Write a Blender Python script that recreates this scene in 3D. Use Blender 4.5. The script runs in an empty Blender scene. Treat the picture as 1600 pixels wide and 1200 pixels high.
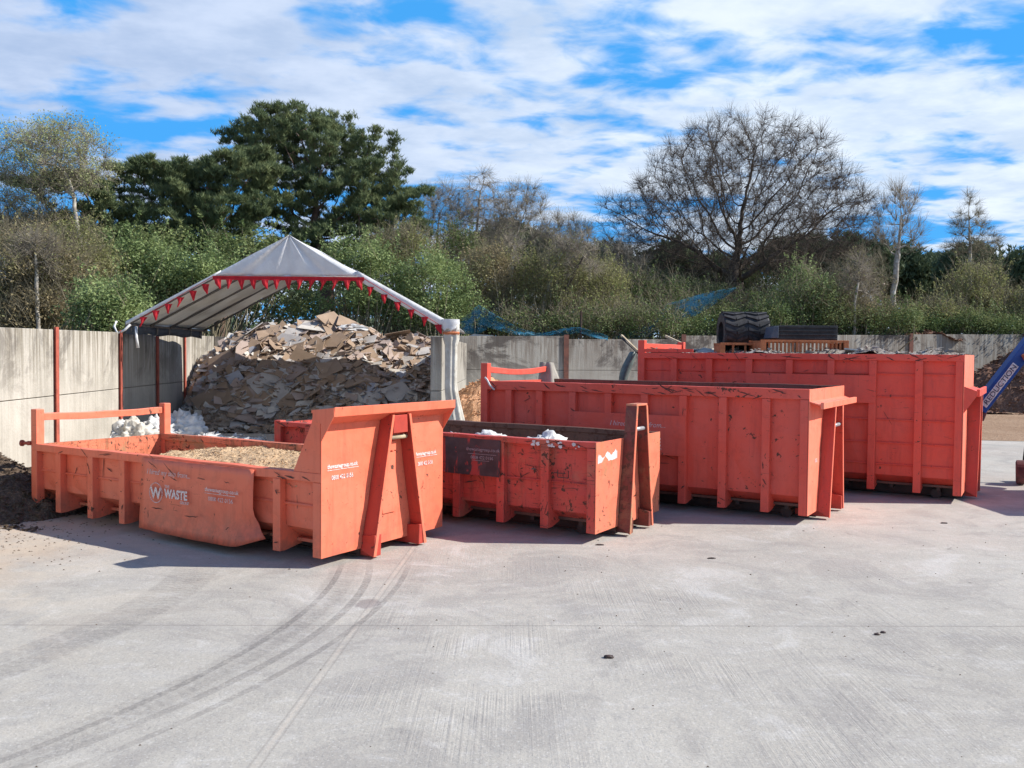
import bpy, bmesh, math, random
import numpy as np
from mathutils import Vector, Matrix, noise
R = math.radians
random.seed(7); rng = np.random.default_rng(7)
sc = bpy.context.scene

# ------------------------------------------------------------------ camera, sky, sun, exposure
CAM_F, CAM_PITCH, CAM_ROLL, CAM_H = 1375.7, -1.84, 0.521, 2.574
cd = bpy.data.cameras.new('camera'); cam = bpy.data.objects.new('camera', cd); sc.collection.objects.link(cam)
cam.location = (0, 0, CAM_H)
cam.matrix_world = Matrix.Translation((0, 0, CAM_H)) @ Matrix.Rotation(R(90 + CAM_PITCH), 4, 'X') @ Matrix.Rotation(R(CAM_ROLL), 4, 'Z')
cd.lens = CAM_F * 36 / 1600; cd.sensor_width = 36; cd.clip_start = 0.1; cd.clip_end = 3000
sc.camera = cam
SUN_EL, SUN_AZ = 38.0, 91.5      # azimuth clockwise from +Y
sd = Vector((math.sin(R(SUN_AZ)) * math.cos(R(SUN_EL)), math.cos(R(SUN_AZ)) * math.cos(R(SUN_EL)), math.sin(R(SUN_EL))))
sl = bpy.data.lights.new('sun', 'SUN'); sl.energy = 5.0; sl.angle = R(0.53); sl.color = (1.0, 0.95, 0.87)
so = bpy.data.objects.new('sun', sl); sc.collection.objects.link(so); so.location = sd * 60
so.rotation_euler = sd.to_track_quat('Z', 'Y').to_euler()
sc.view_settings.view_transform = 'Standard'; sc.view_settings.look = 'None'
sc.view_settings.exposure = 0.50; sc.view_settings.gamma = 1.0

class NT:
    def __init__(s, nt): s.t = nt; nt.nodes.clear()
    def n(s, ty, **k):
        nd = s.t.nodes.new(ty)
        for a, v in k.items():
            if a.startswith('i_'):
                key = a[2:].replace('_', ' ')
                nd.inputs[int(key) if key.isdigit() else key].default_value = v
            else: setattr(nd, a, v)
        return nd
    def l(s, a, b): s.t.links.new(a, b)
    def math(s, op, a, b=None, clamp=False):
        m = s.n('ShaderNodeMath', operation=op); m.use_clamp = clamp
        for i, v in enumerate((a, b)):
            if v is None: continue
            if isinstance(v, (int, float)): m.inputs[i].default_value = v
            else: s.l(v, m.inputs[i])
        return m.outputs[0]
    def ramp(s, fac, lo, hi, a=0.0, b=1.0, smooth=True):
        m = s.n('ShaderNodeMapRange'); m.interpolation_type = 'SMOOTHSTEP' if smooth else 'LINEAR'
        s.l(fac, m.inputs[0])
        for i, v in enumerate((lo, hi, a, b)): m.inputs[i + 1].default_value = v
        return m.outputs[0]
    def mix(s, fac, a, b, mode='MIX'):
        m = s.n('ShaderNodeMix', data_type='RGBA', blend_type=mode)
        for i, v in ((0, fac), (6, a), (7, b)):
            if isinstance(v, (int, float)): m.inputs[i].default_value = v
            elif isinstance(v, tuple): m.inputs[i].default_value = (*v[:3], 1)
            else: s.l(v, m.inputs[i])
        return m.outputs[2]
    def noise(s, vec, scale, detail=4, rough=.55, dist=0.0):
        m = s.n('ShaderNodeTexNoise'); m.inputs['Scale'].default_value = scale; m.inputs['Detail'].default_value = detail
        m.inputs['Roughness'].default_value = rough; m.inputs['Distortion'].default_value = dist
        if vec is not None: s.l(vec, m.inputs['Vector'])
        return m.outputs[0]
    def mapping(s, vec, sc_=(1, 1, 1), rot=(0, 0, 0), loc=(0, 0, 0)):
        m = s.n('ShaderNodeMapping'); s.l(vec, m.inputs[0])
        m.inputs['Scale'].default_value = sc_; m.inputs['Rotation'].default_value = rot; m.inputs['Location'].default_value = loc
        return m.outputs[0]
    def bump(s, h, dist, strength=1.0):
        b = s.n('ShaderNodeBump'); b.inputs['Distance'].default_value = dist; b.inputs['Strength'].default_value = strength
        s.l(h, b.inputs['Height']); return b.outputs[0]

w = bpy.data.worlds.new('World'); sc.world = w; w.use_nodes = True
N = NT(w.node_tree)
sky = N.n('ShaderNodeTexSky', sky_type='NISHITA', sun_disc=False, sun_elevation=R(SUN_EL), sun_rotation=R(SUN_AZ), altitude=50, air_density=1.0, dust_density=0.3, ozone_density=3.0)
tc = N.n('ShaderNodeTexCoord'); sx = N.n('ShaderNodeSeparateXYZ'); N.l(tc.outputs['Generated'], sx.inputs[0])
zz = N.math('ADD', N.math('MAXIMUM', sx.outputs[2], 0.0), 0.10)
cx = N.n('ShaderNodeCombineXYZ'); N.l(N.math('DIVIDE', sx.outputs[0], zz), cx.inputs[0]); N.l(N.math('DIVIDE', sx.outputs[1], zz), cx.inputs[1])
cv = N.mapping(cx.outputs[0], rot=(0, 0, R(-20)), sc_=(0.85, 1.0, 1), loc=(7.7, 15.5, 0))
n0 = N.noise(cv, .6, 2, .5, .1); n1 = N.noise(cv, 1.75, 4, .5, .2); n2 = N.noise(cv, 6.0, 5, .55, .3)
cl = N.math('ADD', N.math('ADD', N.math('MULTIPLY', n0, .34), N.math('MULTIPLY', n1, .44)), N.math('MULTIPLY', n2, .22))
cov = N.ramp(cl, .438, .520)
cov = N.math('MULTIPLY', cov, N.ramp(sx.outputs[2], .45, .75, 1.0, .12))
shade = N.ramp(N.noise(cv, 3.6, 5, .6), .3, .7)
east = N.ramp(sx.outputs[0], -.45, .35)
ccol = N.mix(east, N.mix(shade, (5.3, 6.7, 9.4), (7.6, 8.8, 11.2)), N.mix(shade, (7.4, 8.9, 11.0), (10.6, 11.6, 12.8)))
blue = N.mix(N.ramp(sx.outputs[2], .4, .7, .8, .0), N.mix(1.0, sky.outputs[0], (.50, 1.10, 1.75), 'MULTIPLY'), (.85, 5.2, 12.0))
col = N.mix(N.math('MULTIPLY', cov, .95), blue, ccol)
bg = N.n('ShaderNodeBackground'); bg.inputs[1].default_value = 0.062; N.l(col, bg.inputs[0])
wo = N.n('ShaderNodeOutputWorld'); N.l(bg.outputs[0], wo.inputs[0])

# ------------------------------------------------------------------ picture measurement -> world
_p, _r = R(CAM_PITCH), R(CAM_ROLL)
def ray(px, py):
    a, b = px - 800, py - 600; c, s = math.cos(_r), math.sin(_r)
    u, v = c * a + s * b, -s * a + c * b
    return Vector((u / CAM_F, math.cos(_p) + v / CAM_F * math.sin(_p), math.sin(_p) - v / CAM_F * math.cos(_p)))
def at(px, py, Y):
    d = ray(px, py); return Vector((0, 0, CAM_H)) + d * (Y / d.y)
def gnd(px, py, z=0.0):
    d = ray(px, py); return Vector((0, 0, CAM_H)) + d * ((z - CAM_H) / d.z)

# ------------------------------------------------------------------ materials
def newmat(name):
    m = bpy.data.materials.new(name); m.use_nodes = True; return m, NT(m.node_tree)
def finish(n, col, rough=.8, metal=0.0, normal=None, spec=.3, transl=0.0):
    b = n.n('ShaderNodeBsdfPrincipled')
    for key, v in (('Base Color', col), ('Roughness', rough), ('Metallic', metal)):
        if isinstance(v, (int, float)): b.inputs[key].default_value = v
        elif isinstance(v, tuple): b.inputs[key].default_value = (*v[:3], 1)
        else: n.l(v, b.inputs[key])
    b.inputs['Specular IOR Level'].default_value = spec
    if normal is not None: n.l(normal, b.inputs['Normal'])
    o = n.n('ShaderNodeOutputMaterial'); out = b.outputs[0]
    if transl > 0:
        t = n.n('ShaderNodeBsdfTranslucent')
        if isinstance(col, tuple): t.inputs[0].default_value = (*col[:3], 1)
        else: n.l(col, t.inputs[0])
        mx = n.n('ShaderNodeMixShader'); mx.inputs[0].default_value = transl
        n.l(out, mx.inputs[1]); n.l(t.outputs[0], mx.inputs[2]); out = mx.outputs[0]
    n.l(out, o.inputs[0])
def objvec(n, off=0.0):
    t = n.n('ShaderNodeTexCoord'); v = t.outputs['Object']
    if off: v = n.mapping(v, loc=(off, off * .7, off * .3))
    return v

def paint(name, base, fade, dark, chip=.62, dirt=.5, off=0.0, rust=(.10, .045, .03), scr=.67, wear=0.0, inner=0.0):
    m, n = newmat(name); v = objvec(n, off)
    c = n.mix(n.ramp(n.noise(v, .9, 4), .3, .7), base, fade)
    mt = n.noise(v, 4.2, 7, .7, .5)
    c = n.mix(n.math('MULTIPLY', n.ramp(mt, .5, .7), .28), c, dark)
    sz = n.n('ShaderNodeSeparateXYZ'); n.l(v, sz.inputs[0])
    c = n.mix(n.math('MULTIPLY', n.math('MULTIPLY', n.ramp(sz.outputs[2], .75, .12), n.ramp(n.noise(v, 5.5, 5, .7), .35, .65)), .42), c, (.20, .11, .08))
    st = n.noise(n.mapping(v, (5, 5, .7)), 1.6, 5, .65)
    c = n.mix(n.math('MULTIPLY', n.ramp(st, .48, .75), dirt), c, dark)
    if wear:
        wn = n.noise(v, 1.7, 8, .7, .4)
        c = n.mix(n.math('MULTIPLY', n.ramp(wn, .5, .64), wear), c, (.30, .22, .12))
    sn = n.noise(n.mapping(v, (2.2, 2.2, 11), rot=(R(12), R(-25), 0)), 1.3, 7, .7, .8)
    c = n.mix(n.ramp(sn, scr, scr + .03), c, rust)
    ch = n.noise(v, 9.5, 6, .66, .4); big = n.noise(v, .8, 2)
    chf = n.ramp(n.math('ADD', ch, n.math('MULTIPLY', n.math('SUBTRACT', big, .5), .35)), chip, chip + .025)
    c = n.mix(chf, c, rust)
    if inner: c = n.mix(inner, c, (.10, .065, .05))
    hgt = n.math('ADD', n.math('MULTIPLY', n.noise(v, 2.4, 2), 1.0), n.math('MULTIPLY', n.noise(v, 30, 3), .05))
    s3 = n.noise(n.mapping(v, (1.4, 9, 20), rot=(0, R(16), 0)), 1.2, 6, .72, 1.2)
    s4 = n.noise(n.mapping(v, (16, 9, 1.6), rot=(0, R(-9), 0)), 1.1, 6, .72, 1.2)
    c = n.mix(n.math('MULTIPLY', n.math('MAXIMUM', n.ramp(s3, scr - .035, scr - .02), n.ramp(s4, scr - .02, scr - .005)), .8), c, (rust[0] * 1.1, rust[1] * .8, rust[2] * .8))
    rg = n.math('ADD', n.ramp(chf, 0, 1, .44, .8), n.math('MULTIPLY', n.noise(v, 9, 4), .12))
    finish(n, c, rg, 0, n.bump(hgt, .035, .8), .4)
    return m
OR1 = paint('orange_paint', (.80, .165, .085), (.76, .20, .115), (.45, .09, .05), .665, .4, scr=.69)
OR2 = paint('red_worn_paint', (.56, .055, .04), (.58, .09, .065), (.20, .04, .03), .60, .7, 5.1, wear=.30, scr=.64)
OR2D = paint('shaded_red_frame_paint', (.22, .04, .03), (.16, .04, .03), (.08, .03, .025), .58, .7, 7.7, wear=.3, scr=.63)  # darker red copy: shade on the leg sides painted in, plus rust
OR2E = paint('sunlit_red_end_paint', (.74, .17, .10), (.70, .22, .13), (.30, .18, .08), .62, .7, 1.7, wear=.75, scr=.66)  # lighter red copy: sunlight on the end painted in, plus real wear
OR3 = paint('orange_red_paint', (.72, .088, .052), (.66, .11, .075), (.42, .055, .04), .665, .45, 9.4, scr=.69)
ORL = paint('shaded_red_leg_paint', (.46, .05, .032), (.40, .06, .04), (.24, .04, .03), .66, .5, 6.4, scr=.68)  # unfaded red, darkened to paint in the shade on the leg sides
OR3E = paint('sunlit_orange_end_paint', (.92, .22, .13), (.85, .22, .14), (.45, .09, .05), .68, .4, 3.4, scr=.69)  # lighter orange copy: sunlight on the end faces painted in
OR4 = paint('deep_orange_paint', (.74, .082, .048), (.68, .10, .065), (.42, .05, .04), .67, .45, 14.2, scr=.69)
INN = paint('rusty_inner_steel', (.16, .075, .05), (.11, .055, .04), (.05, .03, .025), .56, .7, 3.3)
INN1 = paint('orange_inner_steel', (.78, .20, .11), (.52, .16, .09), (.24, .10, .05), .60, 1.0, 2.2, wear=.7, scr=.62)
DRK = paint('dark_chassis_steel', (.05, .035, .03), (.08, .04, .03), (.03, .02, .02), .6, .7, 2.6)

def simple(name, c1, c2, scale=6, rough=.8, metal=0, bumpd=0.004, spec=.3, transl=0, det=5, off=0.0):
    m, n = newmat(name); v = objvec(n, off)
    c = n.mix(n.ramp(n.noise(v, scale, det, .6), .35, .65), c1, c2)
    finish(n, c, rough, metal, n.bump(n.noise(v, scale * 4, 4), bumpd, .8) if bumpd else None, spec, transl)
    return m
LET = simple('white_lettering', (.80, .76, .74), (.55, .40, .36), 40, .7, bumpd=0)
LET2 = simple('faded_lettering', (.75, .62, .60), (.50, .27, .24), 60, .7, bumpd=0)
LET3 = simple('greyed_lettering', (.42, .36, .38), (.25, .18, .19), 60, .7, bumpd=0)
WHT = simple('white_sheet', (.66, .66, .65), (.48, .48, .48), 5, .6, spec=.3)
BLK = simple('black_rubber', (.018, .018, .02), (.04, .04, .045), 8, .7)
BLKP = simple('black_plastic', (.012, .012, .014), (.03, .03, .032), 5, .45)
TIM = simple('orange_timber', (.50, .17, .07), (.38, .12, .05), 5, .75)
TIML = simple('pale_timber', (.50, .42, .30), (.36, .28, .18), 6, .8)
STEEL = simple('galvanised_steel', (.45, .46, .48), (.32, .33, .35), 9, .45, .6)
POSTR = simple('red_oxide_post', (.42, .10, .065), (.28, .07, .05), 4, .75)
POSTB = simple('brown_rusty_post', (.17, .07, .05), (.11, .05, .04), 4, .8)
CANV = simple('grey_canvas', (.36, .34, .30), (.28, .26, .23), 4, .9, transl=.1)
BLUE = simple('blue_machine_paint', (.012, .055, .25), (.012, .045, .20), 3, .45, spec=.5)
MREDR = simple('dusty_dark_red_rubber', (.16, .06, .06), (.10, .045, .045), 8, .8)
NAVY = simple('slate_blue_pvc', (.07, .09, .12), (.05, .065, .09), 5, .6)

def hazardless_plate():
    m, n = newmat('blackened_plate'); v = objvec(n, 3)
    c = n.mix(n.ramp(n.noise(v, 3, 6), .35, .65), (.035, .028, .032), (.075, .05, .055))
    s = n.noise(n.mapping(v, (5, 5, 1.3), rot=(0, R(-24), 0)), 1.0, 5, .6, .4)
    c = n.mix(n.ramp(s, .58, .64), c, (.40, .05, .045))
    s2 = n.noise(v, 7, 6, .7)
    c = n.mix(n.ramp(s2, .60, .64), c, (.33, .045, .04))
    finish(n, c, .6, 0, n.bump(n.noise(v, 3, 3), .02), .4); return m
PLT = hazardless_plate()

def concrete_wall(name, c1, c2, drip, dark):
    m, n = newmat(name); v = objvec(n)
    c = n.mix(n.ramp(n.noise(v, .8, 5), .3, .7), c1, c2)
    dr = n.noise(n.mapping(v, (6, 6, .35)), 1.2, 6, .7)
    sp = n.n('ShaderNodeSeparateXYZ'); n.l(v, sp.inputs[0])
    top = n.ramp(sp.outputs[2], 1.3, 3.3, .22, 1.0)
    c = n.mix(n.math('MULTIPLY', n.ramp(dr, .40, .60), top), c, drip)
    bl = n.noise(n.mapping(v, (1, 1, 1.2)), .55, 7, .72, .6)
    tg = n.ramp(sp.outputs[2], 1.0, 3.0, .25, 1.0)
    c = n.mix(n.math('MULTIPLY', n.ramp(bl, .49, .60), n.math('MULTIPLY', tg, dark)), c, (.055, .045, .042))
    c = n.mix(n.math('MULTIPLY', n.noise(v, 22, 4), .3), c, (.22, .20, .17))
    finish(n, c, .9, 0, n.bump(n.noise(v, 18, 6), .01), .2); return m
CW1 = concrete_wall('cream_stained_concrete', (.54, .50, .44), (.42, .39, .34), (.19, .165, .125), .5)
CW2 = concrete_wall('grey_stained_concrete', (.40, .385, .34), (.33, .315, .28), (.20, .17, .14), .9)

def ground_mat():
    m, n = newmat('brushed_yard_concrete'); v = n.n('ShaderNodeNewGeometry').outputs['Position']
    sp = n.n('ShaderNodeSeparateXYZ'); n.l(v, sp.inputs[0]); X, Y = sp.outputs[0], sp.outputs[1]
    big = n.noise(v, .22, 5, .6, .3); med = n.noise(v, 1.3, 6, .65, .4); fin = n.noise(v, 14, 6, .7)
    c = n.mix(n.ramp(big, .3, .7), (.395, .368, .322), (.48, .452, .398))
    c = n.mix(n.math('MULTIPLY', n.ramp(med, .42, .72), .4), c, (.33, .315, .295))
    c = n.mix(n.math('MULTIPLY', n.ramp(n.noise(n.mapping(v, (.5, 2.2, 1)), .8, 6, .7), .5, .75), .30), c, (.54, .53, .51))
    c = n.mix(n.math('MULTIPLY', fin, .32), c, (.22, .21, .20))
    bm2 = n.noise(n.mapping(v, (1, 1.6, 1)), 3.2, 7, .72, .5)
    c = n.mix(n.math('MULTIPLY', n.ramp(bm2, .52, .68), .38), c, (.27, .26, .25))
    c = n.mix(n.math('MULTIPLY', n.ramp(bm2, .46, .34), .35), c, (.54, .525, .505))
    sk = n.noise(n.mapping(v, (.35, 3.0, 1), rot=(0, 0, R(-6))), 1.0, 6, .65, .3)
    c = n.mix(n.math('MULTIPLY', n.ramp(sk, .55, .75), n.ramp(Y, 9.5, 12, .0, .30)), c, (.33, .30, .29))
    bl_ = n.noise(v, .75, 8, .68, .8)
    c = n.mix(n.math('MULTIPLY', n.ramp(bl_, .49, .60), .50), c, (.27, .252, .235))
    c = n.mix(n.math('MULTIPLY', n.ramp(bl_, .44, .33), .40), c, (.56, .545, .52))
    gr = n.noise(v, 55, 3, .6); c = n.mix(n.math('MULTIPLY', n.ramp(gr, .52, .66), .35), c, (.17, .165, .16))
    gr2 = n.noise(n.mapping(v, loc=(7, 3, 1)), 38, 3, .6); c = n.mix(n.math('MULTIPLY', n.ramp(gr2, .58, .68), .35), c, (.66, .65, .63))
    wb = n.noise(n.mapping(v, (.8, 2.6, 1), rot=(0, 0, R(18))), 1.1, 7, .7, .7)
    c = n.mix(n.math('MULTIPLY', n.ramp(wb, .60, .72), .28), c, (.62, .60, .58))
    # pinkish dust towards the skips, sandy dust to the left
    pk = n.math('MULTIPLY', n.ramp(Y, 8.5, 12.5), n.ramp(n.noise(v, .5, 4), .35, .65))
    c = n.mix(n.math('MULTIPLY', pk, .20), c, (.50, .40, .34))
    sd_ = n.math('MULTIPLY', n.ramp(X, -4.6, -6.6), n.ramp(n.noise(v, 1.1, 5), .3, .65))
    c = n.mix(n.math('MULTIPLY', sd_, .65), c, (.50, .38, .27))
    sd2 = n.math('MULTIPLY', n.ramp(X, -2.0, -5.5), n.ramp(n.noise(v, .7, 7, .7, .6), .44, .60)); c = n.mix(n.math('MULTIPLY', sd2, .40), c, (.52, .45, .36))
    oil = n.noise(n.mapping(v, loc=(4, 9, 0)), 1.15, 6, .7, .6); c = n.mix(n.math('MULTIPLY', n.ramp(oil, .64, .70), .42), c, (.15, .14, .13))
    # broom strokes running along y
    br = n.noise(n.mapping(v, (46, .35, 1), rot=(0, 0, R(2.5))), 1.0, 3, .6)
    brm = n.math('MULTIPLY', n.ramp(X, -1.6, -1.1), n.math('MULTIPLY', n.ramp(n.noise(v, .6, 5, .6), .40, .66), n.ramp(Y, 14, 7)))
    c = n.mix(n.math('MULTIPLY', n.math('MULTIPLY', n.ramp(br, .50, .66), brm), .50), c, (.25, .235, .22))
    # small dark spots
    vo = n.n('ShaderNodeTexVoronoi'); vo.inputs['Scale'].default_value = 1.7; n.l(v, vo.inputs['Vector'])
    spm = n.math('MULTIPLY', n.ramp(vo.outputs['Distance'], .045, .02), n.ramp(n.noise(v, 1.9, 2), .52, .56))
    c = n.mix(n.math('MULTIPLY', spm, .75), c, (.07, .06, .05))
    crk = n.noise(n.mapping(v, (1, 3.2, 1)), 2.3, 8, .75, 1.0)
    c = n.mix(n.math('MULTIPLY', n.ramp(crk, .64, .70), .45), c, (.20, .18, .16))
    # saw joints
    xj = n.math('ABSOLUTE', n.math('ADD', n.math('SUBTRACT', X, n.math('MULTIPLY', Y, .0457)), 1.83))
    jm = n.ramp(xj, .025, .008)
    c = n.mix(n.math('MULTIPLY', jm, n.ramp(n.noise(v, 3, 5, .7), .35, .65, .05, .38)), c, (.56, .48, .40))
    xj2 = n.math('ABSOLUTE', n.math('ADD', xj, -.035)); c = n.mix(n.math('MULTIPLY', n.ramp(xj2, .012, .004), .35), c, (.22, .2, .18))
    yj = n.math('ABSOLUTE', n.math('SUBTRACT', n.math('SUBTRACT', Y, n.math('MULTIPLY', X, .025)), 8.32))
    c = n.mix(n.math('MULTIPLY', n.ramp(yj, .018, .005), .55), c, (.20, .185, .17))
    # curved tyre tracks
    def arc(cx_, cy_, rad, wd, amt, tread=True):
        dx, dy = n.math('SUBTRACT', X, cx_), n.math('SUBTRACT', Y, cy_)
        rr = n.math('SQRT', n.math('ADD', n.math('MULTIPLY', dx, dx), n.math('MULTIPLY', dy, dy)))
        d = n.math('ABSOLUTE', n.math('SUBTRACT', rr, rad))
        band = n.ramp(d, wd, wd * .72)
        g = n.n('ShaderNodeMath', operation='ARCTAN2'); n.l(dy, g.inputs[0]); n.l(dx, g.inputs[1])
        if tread:
            tr = n.math('SINE', n.math('ADD', n.math('MULTIPLY', g.outputs[0], rad * 62), n.math('MULTIPLY', d, 26)))
            band = n.math('MULTIPLY', band, n.ramp(tr, -.6, .9, .62, 1.0))
        fade = n.math('MULTIPLY', n.math('MULTIPLY', n.ramp(n.noise(v, 1.8, 6, .75), .30, .58, .35, 1.0), n.ramp(n.noise(v, 26, 3), .3, .6, .45, 1.0)), n.math('MULTIPLY', n.ramp(Y, 11.2, 10.0), n.ramp(Y, 5.2, 8.0, .62, 1.0)))
        return n.math('MULTIPLY', n.math('MULTIPLY', band, fade), amt)
    for a in ((-10, 9.65, 8.0, .04, .62, False), (-9.3, 9.58, 7.36, .19, .36, True), (-8.43, 9.52, 6.81, .05, .52, False), (-9.7, 9.6, 7.9, .12, .20, True),
              (-10.1, 10.23, 8.86, .04, .55, False), (-10.1, 10.2, 9.02, .13, .22, True), (-9.44, 9.46, 5.91, .18, .42, True), (-9.1, 9.48, 5.30, .14, .32, True)):
        c = n.mix(arc(*a), c, (.13, .12, .115))
    # oil mark
    dx, dy = n.math('MULTIPLY', n.math('ADD', X, 1.47), 1.0), n.math('MULTIPLY', n.math('SUBTRACT', Y, 9.02), .75)
    dd = n.math('ADD', n.math('SQRT', n.math('ADD', n.math('MULTIPLY', dx, dx), n.math('MULTIPLY', dy, dy))), n.math('MULTIPLY', n.math('SUBTRACT', n.noise(v, 9, 3), .5), .1))
    c = n.mix(n.math('MULTIPLY', n.ramp(dd, .15, .10), .55), c, (.17, .14, .14))
    h = n.math('ADD', n.math('MULTIPLY', n.math('MULTIPLY', br, brm), .9), n.math('ADD', fin, n.math('MULTIPLY', med, 1.0)))
    finish(n, c, .88, 0, n.bump(h, .012, .8), .25); return m
def soil_mat(name, cols, scale=3):
    m, n = newmat(name); v = n.n('ShaderNodeNewGeometry').outputs['Position']
    c = n.mix(n.ramp(n.noise(v, .5, 5), .35, .65), cols[0], cols[1])
    c = n.mix(n.ramp(n.noise(v, scale * 3, 6, .7), .45, .7), c, cols[2])
    finish(n, c, .95, 0, n.bump(n.noise(v, scale * 4, 6, .7), .05), .1); return m

def leafmat(name, a, b, c3, rough=.55, transl=.25, scale=.8):
    m, n = newmat(name); g = n.n('ShaderNodeNewGeometry'); v = g.outputs['Position']
    c = n.mix(g.outputs['Random Per Island'], a, b)
    c = n.mix(n.ramp(n.noise(v, scale, 3), .42, .66), c, c3)
    finish(n, c, rough, 0, None, .12, transl); return m
BARK_P = simple('pine_bark', (.22, .14, .10), (.13, .095, .08), 3, .95, bumpd=.02)
BARK_O = simple('oak_bark', (.115, .09, .07), (.07, .055, .045), 3, .95, bumpd=.02)
BARK_B = simple('silver_birch_bark', (.52, .49, .43), (.22, .19, .16), 3.5, .8, bumpd=.01)
BARK_T = simple('brown_twig_bark', (.27, .23, .155), (.17, .15, .10), 3, .9, bumpd=0)
BARK_OT = simple('oak_twig_bark', (.11, .085, .065), (.07, .055, .045), 3, .9, bumpd=0)
BARK_G = simple('pale_twig_bark', (.36, .32, .26), (.22, .19, .15), 3, .9, bumpd=0)
PINE = leafmat('pine_needles', (.085, .125, .065), (.16, .20, .095), (.20, .235, .11), .7, transl=.2)
PINE2 = leafmat('dark_pine_needles', (.07, .10, .06), (.12, .155, .08), (.14, .17, .085), .7, transl=.1)
LBIRCH = leafmat('young_birch_leaves', (.34, .38, .16), (.50, .52, .26), (.38, .38, .20), .7, transl=.45)
LRHO = leafmat('laurel_leaves', (.12, .175, .075), (.25, .32, .13), (.31, .38, .16), .6, .3)
LWIL = leafmat('willow_leaves', (.22, .235, .09), (.37, .38, .16), (.31, .30, .15), .7, transl=.4)
LBRN = leafmat('dry_brown_leaves', (.28, .225, .13), (.40, .33, .19), (.29, .30, .14), .8, transl=.35)
LIVY = leafmat('ivy_leaves', (.075, .12, .045), (.17, .23, .085), (.23, .26, .11), .65, .25)
LFAR = leafmat('distant_evergreen_foliage', (.06, .09, .055), (.10, .135, .075), (.12, .145, .085), .8, transl=.1, scale=.3)

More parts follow.
